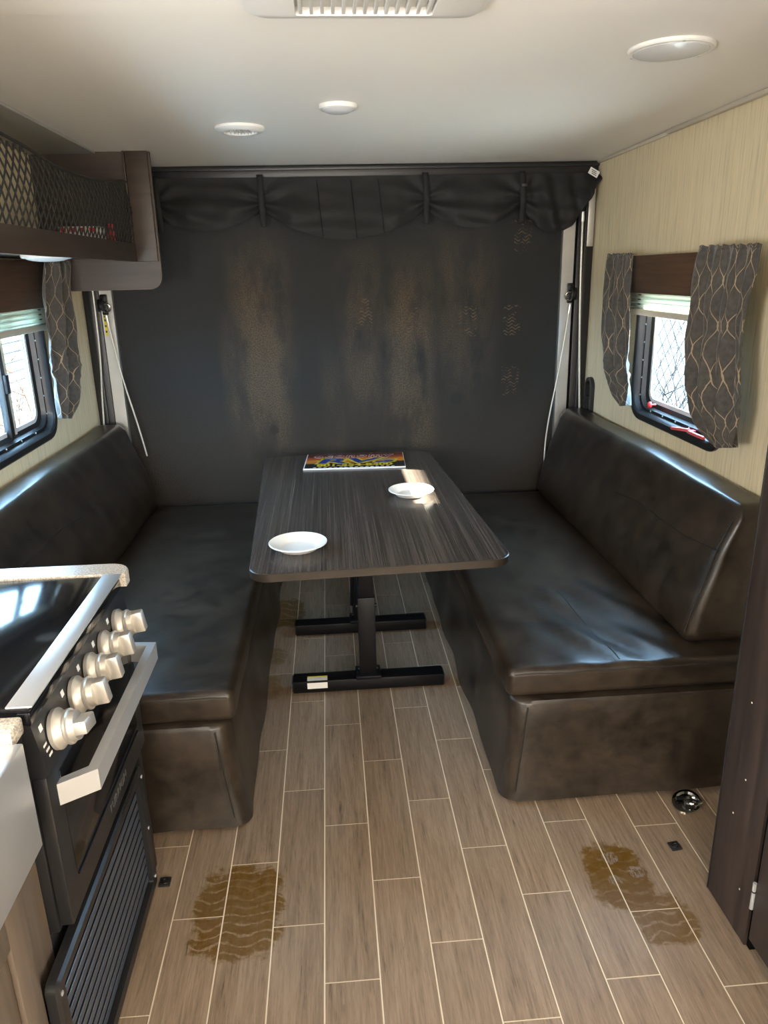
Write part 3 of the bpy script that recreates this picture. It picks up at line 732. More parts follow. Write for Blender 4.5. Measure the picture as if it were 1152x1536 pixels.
# ------------------------------------------------------------------ sofas
def sofa(s, xw, xf, y0, y1, lab, seat_seam):
    """s=+1: back against the right wall (xw), seat edge at xf"""
    t = thing('bench_sofa', ((xw+xf)/2, (y0+y1)/2, 0), lab, 'sofa', 'facing bench sofas')
    zs, zb = 0.452, 0.352
    def sx(a, b_): return (min(a, b_), max(a, b_))
    W = abs(xw-xf)
    def seat_def(p):
        u = (p.x-min(xw, xf))/W; v = (p.y-y0)/(y1-y0)
        up_ = max(0, (p.z-zb)/(zs-zb))
        dz = 0.010*math.sin(PI*min(1, max(0, u)))*math.sin(PI*min(1, max(0, v)))**0.6*up_
        dz += 0.0035*noise.noise((p.x*9, p.y*5, 2.0*s))*up_
        # hollow and wrinkles where people sit
        hx, hy = (xf+s*0.42, y0+0.32)
        r_ = math.hypot((p.x-hx)/0.22, (p.y-hy)/0.24); dz -= 0.013*math.exp(-r_*r_)*up_
        dz += 0.007*math.exp(-((r_-0.8)/0.5)**2)*math.sin((p.x*s*0.9+p.y*0.45)*46)*up_*(0.9 if s > 0 else 0.25)
        return (p.x+0.004*noise.noise((p.y*6, p.z*9, 5)), p.y+0.004*noise.noise((p.x*7, p.z*9, 8)), p.z+dz)
    a, b_ = sx(xf, xw-s*0.012)
    seat = MB().rbox(a, b_, y0, y1, zb, zs, 0.026, (30, 60, 2), 4, seat_def).build('seat_cushion', 'leather', t, smooth=80)
    def pipe(pts, parent): MB().tube(pts, 0.0022, 6).build('seam', 'leather_seam', parent)
    # stitched seam along the cushion's upper edge
    pipe([(xf+s*(0.02+(W-0.05)*i/24), y0+0.002+0.004*noise.noise(((xf+s*(0.02+(W-0.05)*i/24))*7, (zs-0.016)*9, 8)), zs-0.018+0.003*noise.noise((i*0.3, 0, 0))) for i in range(25)], seat)
    if seat_seam:
        x_, yA, yB = seat_seam
        pts = []
        for i in range(17):
            q = i/16; P = Vector((x_+0.02*s*(1-q)-0.02*s*q, yA+(yB-yA)*q, zs)); P = Vector(seat_def(P)); P.z -= 0.0006; pts.append(P)
        pipe(pts, seat)
    # back
    bt, bb = 0.125, 0.262          # thickness at top and bottom
    z0_, z1_ = zs-0.006, 0.905
    yb0, yb1 = y0+0.085, y1
    def back_def(p):
        q = (p.z-z0_)/(z1_-z0_); th = bb+(bt-bb)*q
        d = (p.x)/0.3                 # 0 at the wall .. 1 at the front
        bow = 0.012*math.sin(PI*min(1, max(0, q)))*d
        wr_ = 0.0045*noise.noise((p.y*3.2, p.z*7, 11*s))*d + 0.0028*math.sin(p.y*38+p.z*22+3*noise.noise((p.y*4, p.z*4, s)))*d*math.exp(-((q-0.55)/0.4)**2)
        return (xw-s*(0.006+d*th+bow+wr_), p.y, p.z+0.012*noise.noise((p.y*1.3, 0, 3))*q)
    back = MB().rbox(0.0, 0.3, yb0, yb1, z0_, z1_, 0.055, (6, 60, 14), 5, back_def).build('backrest', 'leather', t, smooth=80)
    pts = []
    for i in range(31):
        y_ = yb0+0.012+(0.80*i/30); q = 0.70-0.11*i/30-0.02*math.sin(i/5)
        P = Vector(back_def(Vector((0.3, y_, z0_+q*(z1_-z0_))))); P.x += s*0.0008; pts.append(P)
    pipe(pts, back)
    pts = []
    for i in range(21):
        q = 0.10+0.80*i/20
        P = Vector(back_def(Vector((0.296, yb0+0.020, z0_+q*(z1_-z0_))))); P.x -= s*0.0004; pts.append(P)
    pipe(pts, back)
    # base skirt: near end and front, softly flared towards the hem
    def outline(off, z, jit):
        pts = []
        x0_, x1_ = xf+s*(0.02-off), xw-s*0.02; r = 0.06
        yn = y0-0.012-off*0.9
        pts.append((x1_, y1-0.01)); pts.append((x1_, yn))
        n = 14
        for i in range(1, n): pts.append((x1_+(x0_+s*r-x1_)*i/n, yn))
        for k in range(9):
            th = PI/2*k/8; pts.append((x0_+s*r-s*r*math.sin(th), yn+r-r*math.cos(th)))
        n = 26
        for i in range(1, n): pts.append((x0_, yn+r+(y1-0.01-yn-r)*i/n))
        pts.append((x0_, y1-0.01))
        out = []
        for (px, py) in pts:
            q = noise.noise((px*4, py*4, z*3+s))*jit
            lift = 0.0
            if z < 0.05: lift = 0.012*(0.5+noise.noise((px*3, py*3, 7)))+0.02*max(0, (abs(px-xf)-0.35))
            out.append((px+q, py+q*0.6, z+lift))
        return out
    rings = [outline(0.000, 0.350, 0.002), outline(0.006, 0.338, 0.006), outline(0.008, 0.24, 0.011), outline(0.014, 0.14, 0.015), outline(0.030, 0.05, 0.016), outline(0.038, 0.008, 0.014)]
    sk = MB().loft(rings[::-1]).build('skirt', 'leather', t, smooth=60)
    xc, yc = xf+s*0.024, y0-0.004
    pipe([(xc+s*0.035-s*0.004*i, yc-0.022-0.0026*i, 0.335-0.031*i) for i in range(10)], sk)
    pipe([(xc+s*(0.05+(W-0.14)*i/16), y0-0.0125-0.003*abs(noise.noise((i*0.4, 2, s))), 0.343) for i in range(17)], sk)
    MB().box(*sx(xf+s*0.010, xf+s*0.10), y0+0.16, y1-0.03, 0.343, 0.353).build('seat_board', 'seat_board_wood', t, smooth=0)
    return t
sofa(1, XR, 0.497, 1.955, YB-0.074, 'dark brown leather bench sofa along right wall behind pantry', (0.832, 1.985, 2.50))
sofa(-1, XL, -0.318, 1.925, YB-0.074, 'dark brown leather bench sofa along left wall behind stove', None)

# ------------------------------------------------------------------ dinette table
TZ = 0.745
ROT = math.radians(2.6)
TC = Vector((0.105, 2.87, 0))
TM = Matrix.Translation(TC) @ Matrix.Rotation(ROT, 4, 'Z')
t = thing('dinette_table', (TC.x, TC.y, 0), 'rectangular dark wood-grain table on black steel trestle feet', 'table')
o2 = rrect(-0.408, 0.408, -0.765, 0.765, 0.065, 8); o1 = rrect(-0.406, 0.406, -0.763, 0.763, 0.063, 8)
MB().loft([[(*p, TZ-0.026) for p in o1], [(*p, TZ) for p in o1]]).xf(TM).build('tabletop', 'table_laminate', t, smooth=30)
b = MB().loft([[(*p, TZ-0.026) for p in o1], [(*p, TZ-0.0255) for p in o2], [(*p, TZ-0.0015) for p in o2], [(*p, TZ+0.0004) for p in rrect(-0.4055, 0.4055, -0.7625, 0.7625, 0.0625, 8)], [(*p, TZ-0.001) for p in o1]], True, False, False)
b.xf(TM).build('edge_banding', 'table_edge', t)
for (cx, cy, first) in ((0.104, 2.665, True), (0.096, 3.165, False)):
    ft = MB().box(cx-0.302, cx+0.302, cy-0.036, cy+0.036, 0.008, 0.058, 0.003)
    ft = ft.build('foot', 'black_metal', t)
    for sx_ in (-0.255, 0.255):
        MB().lathe((cx+sx_, cy, 0.0), (0, 0, 1), [(0.014, 0.0), (0.014, 0.006), (0.006, 0.009)], 14).build('glide', 'trim_beige', ft)
    for sx_ in (-0.302, 0.302):
        MB().box(cx+sx_-0.004, cx+sx_+0.004, cy-0.032, cy+0.032, 0.012, 0.054, 0.002).build('end_cap', 'black_plastic', ft)
    MB().box(cx-0.034, cx+0.034, cy-0.020, cy+0.020, 0.058, 0.40, 0.003).build('column', 'black_metal', t)
    MB().box(cx-0.029, cx+0.029, cy-0.016, cy+0.016, 0.40, TZ-0.034, 0.003).build('upper_column', 'black_metal', t)
    MB().box(cx-0.05, cx+0.05, cy-0.045, cy+0.045, 0.058, 0.072, 0.002).build('flange', 'black_metal', t)
    MB().box(cx-0.16, cx+0.16, cy-0.03, cy+0.03, TZ-0.034, TZ-0.0265, 0.001).build('top_plate', 'black_metal', t)
    for bx_ in (-0.036, 0.036):
        for zz in (0.085, 0.36):
            MB().lathe((cx+bx_, cy, zz), (1 if bx_ > 0 else -1, 0, 0), [(0.007, -0.003), (0.007, 0.004), (0.003, 0.006)], 10).build('bolt', 'black_metal', t)
    if first:
        st = MB().box(cx-0.245, cx-0.165, cy-0.0368, cy-0.0361, 0.026, 0.052).build('warning_label', 'tag_white', ft, smooth=0)
        st2 = MB().box(cx-0.245, cx-0.165, cy-0.03, cy+0.004, 0.0581, 0.0587).build('label_top', 'tag_white', ft, smooth=0)
        y_ = MB().box(cx-0.245, cx-0.165, cy-0.006, cy+0.004, 0.0588, 0.0592).build('label_band', 'tag_yellow', ft, smooth=0)
MB().tube([(0.066, 2.70, 0.66), (0.062, 2.93, 0.40), (0.058, 3.12, 0.16)], 0.011, 8).build('brace', 'black_metal', t)
MB().tube([(0.06, 2.68, 0.62), (0.045, 2.68, 0.62)], 0.012, 10).build('adjuster_knob', 'chrome', t)
MB().box(0.075, 0.115, 2.685, 3.145, 0.40, 0.425, 0.002).build('stretcher', 'black_metal', t)

# plates
def plate(cx, cy, r, lab, tilt=0):
    prof = [(0.002, 0.0), (r*0.60, 0.0), (r*0.66, 0.002), (r*0.84, 0.018), (r*0.985, 0.0235), (r, 0.0225), (r, 0.0245), (r*0.98, 0.0260), (r*0.83, 0.0205), (r*0.65, 0.0048), (r*0.60, 0.0030), (0.002, 0.0028)]
    o = MB().lathe((cx, cy, TZ+0.0008), (0, 0, 1), prof, 56).build('paper_plate', 'paper_plate', None, smooth=50)
    tag(o, lab, 'plate', 'paper plates on the table')
plate(-0.126, 2.300, 0.095, 'white paper plate near the pedestal-end edge of the table')
plate(0.307, 2.860, 0.091, 'white paper plate in sunlight beside the colourful sign')

# sign
sgn = thing('dealer_sign', (0.1, 3.45, TZ), 'colourful sunset dealer sign with phone number lying flat on table', 'sign')
A = Matrix.Rotation(math.radians(-2.9), 4, 'Z')
SM = Matrix.Translation((0.103, 3.452, TZ)) @ A
sw, sh = 0.470, 0.285
MB().box(-sw/2, sw/2, -sh/2, sh/2, 0.0008, 0.0065, 0.0005).xf(SM).build('board', 'foam_white', sgn, smooth=0)
MB().box(-sw/2+0.005, sw/2-0.002, -sh/2+0.010, sh/2-0.003, 0.0066, 0.0070).xf(SM).build('print', 'sign_sunset', sgn, smooth=0)
def sgn_text(body, size, x, y, layer, mat, offset=0.0, sxy=(1, 1), shear=0.0, spacing=1.0, name='lettering'):
    M = SM @ Matrix.Translation((x, y, 0.0071+0.0005*layer)) @ Matrix.Diagonal((sxy[0], sxy[1], 1, 1))
    return lettering(body, size, mat, M, sgn, name, extrude=0.0002, offset=offset, shear=shear, spacing=spacing)
sgn_text('RVs', 0.13, 0.0, -0.012, 0, 'print_yellow', 0.012, (1.75, 0.95), 0.15)
sgn_text('RVs', 0.13, 0.0, -0.012, 1, 'print_blue', 0.004, (1.75, 0.95), 0.15)
sgn_text('economy', 0.088, -0.01, 0.088, 2, 'print_white', 0.0042, (1.0, 1.0), 0.1, 1.18)
sgn_text('economy', 0.088, -0.01, 0.088, 3, 'print_maroon', 0.0018, (1.0, 1.0), 0.1, 1.18)
sgn_text('801-554-8400', 0.062, 0.0, -0.095, 4, 'print_black', 0.006, (1.0, 1.0))
sgn_text('801-554-8400', 0.062, 0.0, -0.095, 5, 'print_yellow', 0.0018, (1.0, 1.0))
def swoosh(u, v):
    x = 0.02+0.205*u; y = -0.050+0.045*math.sin(u*2.4)-0.01*u
    wd = 0.009*math.sin(PI*min(1, u*0.98+0.02))
    p = SM @ Vector((x, y+(v-0.5)*2*wd, 0.0090)); return p
MB().grid(swoosh, 20, 2).build('swoosh', 'print_yellow', sgn, smooth=0)
sl_ = MB()
for i in range(16): sl_.box(-0.19+0.024*i, -0.176+0.024*i, -0.128, -0.121, 0.0071, 0.0075)
o = sl_.xf(SM).build('small_print', 'print_white', sgn, smooth=0)

# ------------------------------------------------------------------ overhead shelf on the left wall
t = thing('overhead_shelf', (-0.95, 2.6, 1.55), 'brown overhead shelf with rounded end panel and net front', 'shelf')
YP = 3.42; XP = -0.698; XRL = -0.790
# end panel with a rounded lower front corner
pts = [(XL+0.001, ZC-0.001), (XL+0.001, 1.552)]
r = 0.055
for k in range(9):
    a = PI/2*k/8; pts.append((XP-r+r*math.sin(a), 1.552+r-r*math.cos(a)))
pts.append((XP, ZC-0.003))
ep = MB().prism(pts, 1, YP, YP+0.022).build('end_panel', 'shelf_wood', t, smooth=30)
edge = [(XP+0.0005, YP+0.022, ZC-0.003), (XP+0.0005, YP+0.022, 1.552+r)]
MB().tube([(XP, YP-0.0005, ZC-0.004)]+[(XP-r+r*math.cos(PI/2*k/8), YP-0.0005, 1.552+r-r*math.sin(PI/2*k/8)) for k in range(9)]+[(XL+0.08, YP-0.0005, 1.552)], 0.0012, 6).build('edge_band', 'base_cabinet_wood', ep)
MB().box(XRL-0.004, XP-0.006, YP-0.016, YP-0.0005, 1.665, ZC-0.002, 0.003).build('stile', 'shelf_wood', t)
MB().box(XRL-0.012, XRL-0.0045, YP-0.024, YP-0.0005, 1.735, ZC-0.002, 0.002).build('inner_stop', 'shelf_wood', t)
MB().box(XRL-0.018, XRL, 0.9, YP-0.017, 1.665, 1.737, 0.002).build('front_rail', 'shelf_wood_y', t)
MB().box(XL+0.001, XRL-0.0185, 0.9, YP-0.001, 1.680, 1.695, 0.001).build('shelf_board', 'shelf_wood_y', t)
MB().box(XRL-0.05, XRL-0.02, 0.9, 3.0, 1.668, 1.679, 0.001).build('light_channel', 'aluminium', t)
MB().box(XL+0.001, -0.912, 0.9, YP-0.001, ZC-0.010, ZC-0.0005, 0.002).build('top_strip', 'strip_grey', t)  # plain grey strip along the ceiling by the left wall
MB().box(XL+0.001, XRL, 0.88, 0.9, 1.62, ZC-0.002, 0.002).build('end_board', 'shelf_wood', t)
# net: two families of cords in the front plane, with an elastic top edge
tab = [(0.9, 2.00), (1.6, 1.975), (2.08, 1.954), (2.27, 1.943), (2.50, 1.927), (2.85, 1.928), (3.2, 1.957), (3.33, 1.975)]
nb = MB(); step = 0.044; lo, hi = 1.42, YP-0.02
def net_clip(c, d):
    seg = []
    z = 1.737
    while True:
        y_ = c+d*(z-1.737)*0.85
        if lo <= y_ <= hi and z <= lerp_tab(tab, y_): seg.append((XRL-0.010+0.012*math.sin(PI*min(1, (z-1.737)/0.22)), y_, z))
        elif seg: break
        z += 0.012
        if z > 2.02: break
    return seg
for d in (1, -1):
    c = lo-0.3
    while c < hi+0.3:
        sg = net_clip(c, d)
        if len(sg) > 1: nb.tube(sg, 0.0026, 5)
        c += step
net = nb.build('net_mesh', 'net_cord', t, smooth=60); net['kind'] = 'stuff'; net['label'] = 'black diamond cargo net'
MB().tube([(XRL-0.004+0.004*math.sin(y_*9), y_, lerp_tab(tab, y_)) for y_ in [lo+(hi-lo)*i/60 for i in range(61)]], 0.0042, 7).build('elastic_edge', 'net_cord', t)
# things stored behind the net
ct = thing('snack_carton', (-0.92, 3.22, 1.695), 'white and red printed carton behind the cargo net', 'carton')
MB().box(-1.020, -0.868, 3.17, 3.27, 1.6955, 1.795, 0.002).build('carton_body', 'carton_white', ct)
for i in range(4):
    MB().box(-1.013+0.036*i, -0.993+0.036*i, 3.1685, 3.1697, 1.775, 1.79).build('print', 'red_plastic', ct, smooth=0)
b = MB().lathe((-0.836, 3.22, 1.6955), (0, 0, 1), [(0.016, 0), (0.018, 0.004), (0.018, 0.07), (0.010, 0.082), (0.010, 0.092), (0.012, 0.092), (0.012, 0.108), (0.004, 0.110)], 18).build('red_bottle', 'red_plastic')
tag(b, 'small red plastic bottle behind cargo net beside end panel', 'bottle')

def puck(c, r, lab, depth=0.016, mat='lens_white', grp=None):
    t = thing('ceiling_light', (c[0], c[1], c[2]-depth), lab, 'light', 'round interior lights')
    MB().lathe(c, (0, 0, -1), [(r*0.6, 0.0002), (r, 0.0002), (r, depth*0.35), (r*0.97, depth*0.55), (r*0.88, depth*0.62), (r*0.86, depth*0.40), (r*0.6, depth*0.40)], 40).build('ring', 'white_plastic', t)
    MB().lathe((c[0], c[1], c[2]-depth*0.38), (0, 0, -1), [(r*0.87, 0), (r*0.85, depth*0.25), (r*0.6, depth*0.55), (r*0.3, depth*0.66), (0.001, depth*0.70)], 40).build('diffuser', mat, t)
    return t
puck((-0.905, 2.66, 1.680), 0.082, 'round puck light mounted under the overhead shelf', 0.022)
puck((0.063, 2.583, ZC), 0.060, 'small round dome light in middle of ceiling', 0.022)
t = puck((0.848, 1.975, ZC), 0.100, 'large round screwed ceiling light above pantry', 0.016)
for a in (0.4, 2.5, 4.6):
    MB().lathe((0.848+0.093*math.cos(a), 1.975+0.093*math.sin(a), ZC-0.0085), (0, 0, -1), [(0.004, -0.001), (0.004, 0.001), (0.002, 0.002)], 10).build('screw', 'steel_brushed', t)
# round air register
t = thing('ceiling_register', (-0.275, 2.93, ZC-0.02), 'round white slatted air register in ceiling', 'vent')
c = (-0.275, 2.93, ZC)
MB().lathe(c, (0, 0, -1), [(0.055, 0.0002), (0.086, 0.0002), (0.086, 0.008), (0.076, 0.016), (0.058, 0.018), (0.055, 0.010)], 40).build('ring', 'white_plastic', t)
MB().lathe(c, (0, 0, -1), [(0.001, 0.0003), (0.0545, 0.0003), (0.0545, 0.002), (0.001, 0.002)], 32).build('throat', 'black_plastic', t)
for i in range(9):
    x_ = -0.048+0.012*i; hl = math.sqrt(max(0.0002, 0.0545**2-x_**2))
    MB().box(c[0]+x_-0.0012, c[0]+x_+0.0012, c[1]-hl, c[1]+hl, ZC-0.016, ZC-0.003, rot=None).xf(Matrix.Identity(4)).build('slat', 'white_plastic', t, smooth=0)
# square air-conditioner cover
t = thing('air_conditioner_cover', (0.10, 1.5, ZC-0.03), 'white square air-conditioner ceiling cover with ribbed grille', 'air conditioner')
b = MB(); zt = ZC-0.0045
b.loft([[(*p, zt) for p in rrect(-0.135, 0.335, 1.19, 1.688, 0.03)], [(*p, zt-0.010) for p in rrect(-0.130, 0.330, 1.195, 1.683, 0.03)], [(*p, zt-0.022) for p in rrect(-0.110, 0.310, 1.22, 1.663, 0.025)], [(*p, zt-0.022) for p in rrect(-0.035, 0.228, 1.27, 1.648, 0.008)], [(*p, zt-0.008) for p in rrect(-0.033, 0.226, 1.272, 1.646, 0.006)]], True, True, True)
b.build('surround', 'white_plastic', t)
for i in range(13):
    x_ = -0.028+0.0203*i
    MB().box(x_, x_+0.007, 1.274, 1.645, zt-0.021, zt-0.0085, 0.001).build('rib', 'white_plastic', t)

# ------------------------------------------------------------------ stove, grille, counter, sink, cabinet
SY0, SY1 = 1.155, 1.752
t = thing('stove', (-0.83, 1.45, 0.41), 'black gas stove with glass lid and five silver knobs', 'stove')
MB().box(-1.10, -0.5590, SY0, SY1, 0.412, 0.885, 0.003).build('body', 'black_plastic', t)
lid = MB().box(-1.09, -0.5390, SY0+0.004, SY1-0.004, 0.892, 0.902, 0.003).build('glass_lid', 'black_gloss', t)
MB().box(-0.5780, -0.5330, SY0+0.001, SY1-0.001, 0.9022, 0.9060, 0.0015).build('steel_strip', 'steel_brushed', lid)
MB().box(-0.5620, -0.5390, SY0+0.002, SY1-0.002, 0.868, 0.8915, 0.002).build('vent_slot', 'black_gloss', t)
cp = MB().prism([(-0.5590, 0.869), (-0.5410, 0.867), (-0.5250, 0.768), (-0.5320, 0.760), (-0.5590, 0.760)], 1, SY0, SY1).build('control_panel', 'black_plastic', t, smooth=0)
nrm = Vector((0.987, 0, 0.160)).normalized()
kn = [1.655, 1.543, 1.440, 1.343, 1.228]
def front_x(z): return -0.5410+(0.867-z)*(0.016/0.099)
for i, y_ in enumerate(kn):
    z_ = 0.812; c = Vector((front_x(z_), y_, z_))
    k = MB().lathe(c, nrm, [(0.034, 0.0002), (0.038, 0.002), (0.0385, 0.010), (0.033, 0.015), (0.030, 0.024), (0.033, 0.027), (0.033, 0.031), (0.029, 0.033), (0.027, 0.044), (0.001, 0.046)], 40).build('knob', 'knob_satin', t, smooth=40)
    q = nrm.to_track_quat('X', 'Z').to_matrix()
    ang = 0 if i < 4 else math.radians(80)
    rt_ = q @ Matrix.Rotation(ang, 3, 'X')
    c2 = c+nrm*0.050
    MB().box(c2.x-0.017, c2.x+0.017, c2.y-0.013, c2.y+0.013, c2.z-0.0255, c2.z+0.0255, 0.004, 2, rot=rt_).build('grip', 'knob_satin', k)
    cm = Vector((front_x(0.845), y_-0.045, 0.845))+nrm*0.0004
    MB().box(cm.x-0.0004, cm.x+0.0004, cm.y-0.006, cm.y+0.006, cm.z-0.006, cm.z+0.006, rot=q).build('burner_mark', 'tag_white', cp, smooth=0)
for i in range(3):
    cm = Vector((front_x(0.79+0.012*i), 1.185-0.004*i, 0.79+0.012*i))+nrm*0.0004
    MB().box(cm.x-0.0004, cm.x+0.0004, cm.y-0.007, cm.y+0.007, cm.z-0.0025, cm.z+0.0025).build('burner_mark', 'tag_white', cp, smooth=0)
d = MB().box(-0.5580, -0.5320, SY0+0.003, SY1-0.003, 0.425, 0.757, 0.003).build('oven_door', 'black_plastic', t)
MB().box(-0.5318, -0.5305, SY0+0.055, SY1-0.055, 0.508, 0.735, 0.0005).build('oven_window', 'black_gloss', d)
MB().tube([(-0.5305, SY0+0.06, 0.495), (-0.5305, SY1-0.06, 0.495)], 0.0025, 6).build('trim_line', 'black_metal', d)
LM = Matrix(((0, 0, 1, -0.5314), (1, 0, 0, 1.50), (0, 1, 0, 0.462), (0, 0, 0, 1)))
lt = lettering('FURRION', 0.030, 'grout', LM, d, extrude=0.0005, spacing=1.1)
lt.data.materials[0] = plain('badge_grey', (0.11, 0.11, 0.11), 0.4, 0.3)
# angular steel handle
def hb(bm, x0, y0_, x1, y1_, z0_, z1_, th):
    d_ = Vector((x1-x0, y1_-y0_)).normalized(); n_ = Vector((-d_.y, d_.x))*th/2
    q = [(x0+n_.x, y0_+n_.y), (x1+n_.x, y1_+n_.y), (x1-n_.x, y1_-n_.y), (x0-n_.x, y0_-n_.y)]
    bm.loft([[(*p, z0_) for p in q], [(*p, z1_) for p in q]])
hz0, hz1 = 0.672, 0.718
oy = [(-0.5325, 1.192), (-0.4690, 1.232), (-0.4690, 1.742), (-0.5325, 1.749)]
iy = [(-0.5325, 1.212), (-0.4890, 1.243), (-0.4890, 1.727), (-0.5325, 1.731)]
prof = oy+iy[::-1]
hm = MB().loft([[(*p, hz0) for p in prof], [(*p, hz1) for p in prof]], True, False, False)
for zz in (hz0, hz1):
    for a in range(3):
        hm.poly([(*oy[a], zz), (*oy[a+1], zz), (*iy[a+1], zz), (*iy[a], zz)])
bmesh.ops.remove_doubles(hm.bm, verts=hm.bm.verts, dist=1e-5)
hm.build('handle', 'steel_brushed', d, smooth=0)

# louvred furnace grille under the oven
t = thing('furnace_grille', (-0.545, 1.38, 0.0), 'black louvred furnace grille standing under the oven', 'grille')
gy0, gy1, gz0, gz1, gx = 1.052, 1.700, 0.010, 0.392, -0.558
b = MB()
O = rrect(gy0, gy1, gz0, gz1, 0.018, 4); I = rrect(gy0+0.035, gy1-0.035, gz0+0.028, gz1-0.028, 0.006, 4)
b.loft([[(gx, *p) for p in O], [(gx+0.018, *p) for p in O], [(gx+0.024, *p) for p in rrect(gy0+0.006, gy1-0.006, gz0+0.006, gz1-0.006, 0.015, 4)], [(gx+0.022, *p) for p in I], [(gx, *p) for p in I], [(gx, *p) for p in O]], True, False, False)
gf = b.build('grille_frame', 'black_plastic', t)
MB().box(gx-0.004, gx+0.0085, gy0+0.03, gy1-0.03, gz0+0.02, gz1-0.02).build('backing', 'black_rubber', t, smooth=0)
plain('louvre_blue_black', (0.055, 0.068, 0.095), 0.30)
NS = 11
for i in range(NS):
    zz = gz0+0.045+(gz1-gz0-0.09)*i/(NS-1)
    MB().box(gx+0.0075, gx+0.0105, gy0+0.036, gy1-0.036, zz-0.0092, zz+0.0092, 0.001, 1).build('slat', 'louvre_blue_black', t, smooth=0)
for (y_, z_) in ((gy0+0.016, gz0+0.03), (gy0+0.016, gz1-0.03), (gy1-0.016, gz0+0.03), (gy1-0.016, gz1-0.03), (gy1-0.016, 0.2)):
    MB().lathe((gx+0.0235, y_, z_), (1, 0, 0), [(0.005, -0.001), (0.005, 0.001), (0.003, 0.002)], 12).build('screw', 'steel_brushed', gf)

# cabinet carcass round stove and sink
t = thing('base_cabinet', (-0.85, 1.2, 0.0), 'grey-brown shaker base cabinet beneath steel sink', 'cabinet')
MB().box(XL+0.001, -0.575, 0.45, 1.150, 0.0, 0.64, 0.002).build('carcass', 'base_cabinet_wood', t)
MB().box(XL+0.001, -0.575, 1.1505, SY1+0.001, 0.0, 0.409, 0.002).build('stove_base', 'black_plastic', t)
MB().box(XL+0.001, -0.553, SY1+0.003, SY1+0.020, 0.0, 0.868, 0.002).build('end_panel', 'black_plastic', t)
MB().box(XL+0.001, -0.575, 1.120, 1.150, 0.64, 0.858, 0.002).build('divider', 'black_plastic', t)
dr = MB().box(-0.5745, -0.567, 0.50, 1.045, 0.08, 0.63, 0.002).build('door', 'base_cabinet_wood', t)
for (ya, yb, za, zb_) in ((0.50, 0.565, 0.08, 0.63), (0.980, 1.045, 0.08, 0.63), (0.565, 0.980, 0.08, 0.145), (0.565, 0.980, 0.565, 0.63)):
    MB().box(-0.567, -0.556, ya, yb, za, zb_, 0.003).build('rail', 'base_cabinet_wood', dr)

t = thing('countertop', (-0.9, 1.2, 0.87), 'speckled beige laminate counter around stove and sink', 'countertop')
b = MB().box(XL+0.001, -0.99, 0.45, 1.150, 0.860, 0.895, 0.006)
b.build('sink_counter', 'counter_speckle', t)
MB().box(-0.9895, -0.548, 1.099, 1.150, 0.860, 0.893, 0.006).build('counter_bridge', 'counter_speckle', t)
o_ = [(XL+0.001, 1.757), (-0.585, 1.757), (-0.552, 1.757)]
arc = [(-0.580+0.054*math.sin(PI/2*k/8), 1.780+0.052*math.cos(PI/2*k/8)) for k in range(9)]
pts = [(XL+0.001, 1.7535), (-0.526, 1.7535)]+arc[::-1]+[(XL+0.001, 1.832)]
b = MB().loft([[(*p, 0.870) for p in pts], [(*p, 0.899) for p in pts], [(p[0]*1.0-0.003*(p[0] > -1.1), 1.800+(p[1]-1.800)*0.9, 0.9035) for p in pts]])
b.build('end_strip', 'counter_speckle', t)

t = thing('apron_sink', (-0.75, 0.8, 0.65), 'brushed steel apron-front sink beside stove', 'sink')
b = MB().box(-0.546, -0.530, 0.45, 1.097, 0.668, 0.874, 0.003)
b.build('apron', 'steel_brushed', t)
b = MB().box(-0.985, -0.5465, 0.45, 1.097, 0.668, 0.672); b.box(-0.985, -0.975, 0.45, 1.097, 0.672, 0.872); b.box(-0.975, -0.5465, 1.087, 1.097, 0.672, 0.872); b.box(-0.975, -0.5465, 0.45, 0.46, 0.672, 0.872)
b.build('basin', 'steel_brushed', t, smooth=0)

# ------------------------------------------------------------------ pantry on the right
t = thing('pantry_cabinet', (1.15, 1.1, 0.0), 'tall dark wood-grain pantry cabinet beside right sofa', 'cabinet')
MB().box(0.955, XR-0.001, 1.352, 1.533, 0.004, ZC-0.006, 0.001).build('side_panel', 'pantry_wood', t)
MB().box(0.9535, 0.972, 1.5332, 1.5375, 0.004, ZC-0.006, 0.001).build('edge_strip', 'black_plastic', t)
MB().box(0.972, XR-0.001, 0.55, 1.3515, 0.06, ZC-0.006).build('carcass', 'black_plastic', t, smooth=0)
MB().box(0.962, XR-0.001, 1.338, 1.3515, 0.004, ZC-0.006).build('gap_strip', 'black_rubber', t, smooth=0)
MB().box(1.02, XR-0.001, 0.55, 1.337, 0.0, 0.0595).build('toe_kick', 'black_rubber', t, smooth=0)
dd = MB().box(0.952, 0.9715, 0.60, 1.334, 0.045, 1.95, 0.002).build('door', 'pantry_wood', t)
for zz in (0.17, 1.55):
    hg = MB().tube([(0.950, 1.339, zz-0.038), (0.950, 1.339, zz+0.038)], 0.0048, 10).build('hinge', 'steel_brushed', dd); hg['label'] = 'slim steel hinge'
    MB().lathe((0.950, 1.339, zz+0.012), (0, 0, 1), [(0.0056, 0), (0.0056, 0.003)], 12).build('knuckle', 'black_metal', hg)
for (y_, z_) in ((1.47, 0.30), (1.44, 0.42), (1.40, 0.13), (1.46, 0.62)):
    MB().lathe((0.955, y_, z_), (-1, 0, 0), [(0.0025, -0.001), (0.0025, 0.0006), (0.001, 0.001)], 8).build('screw_cap', 'trim_beige', t)

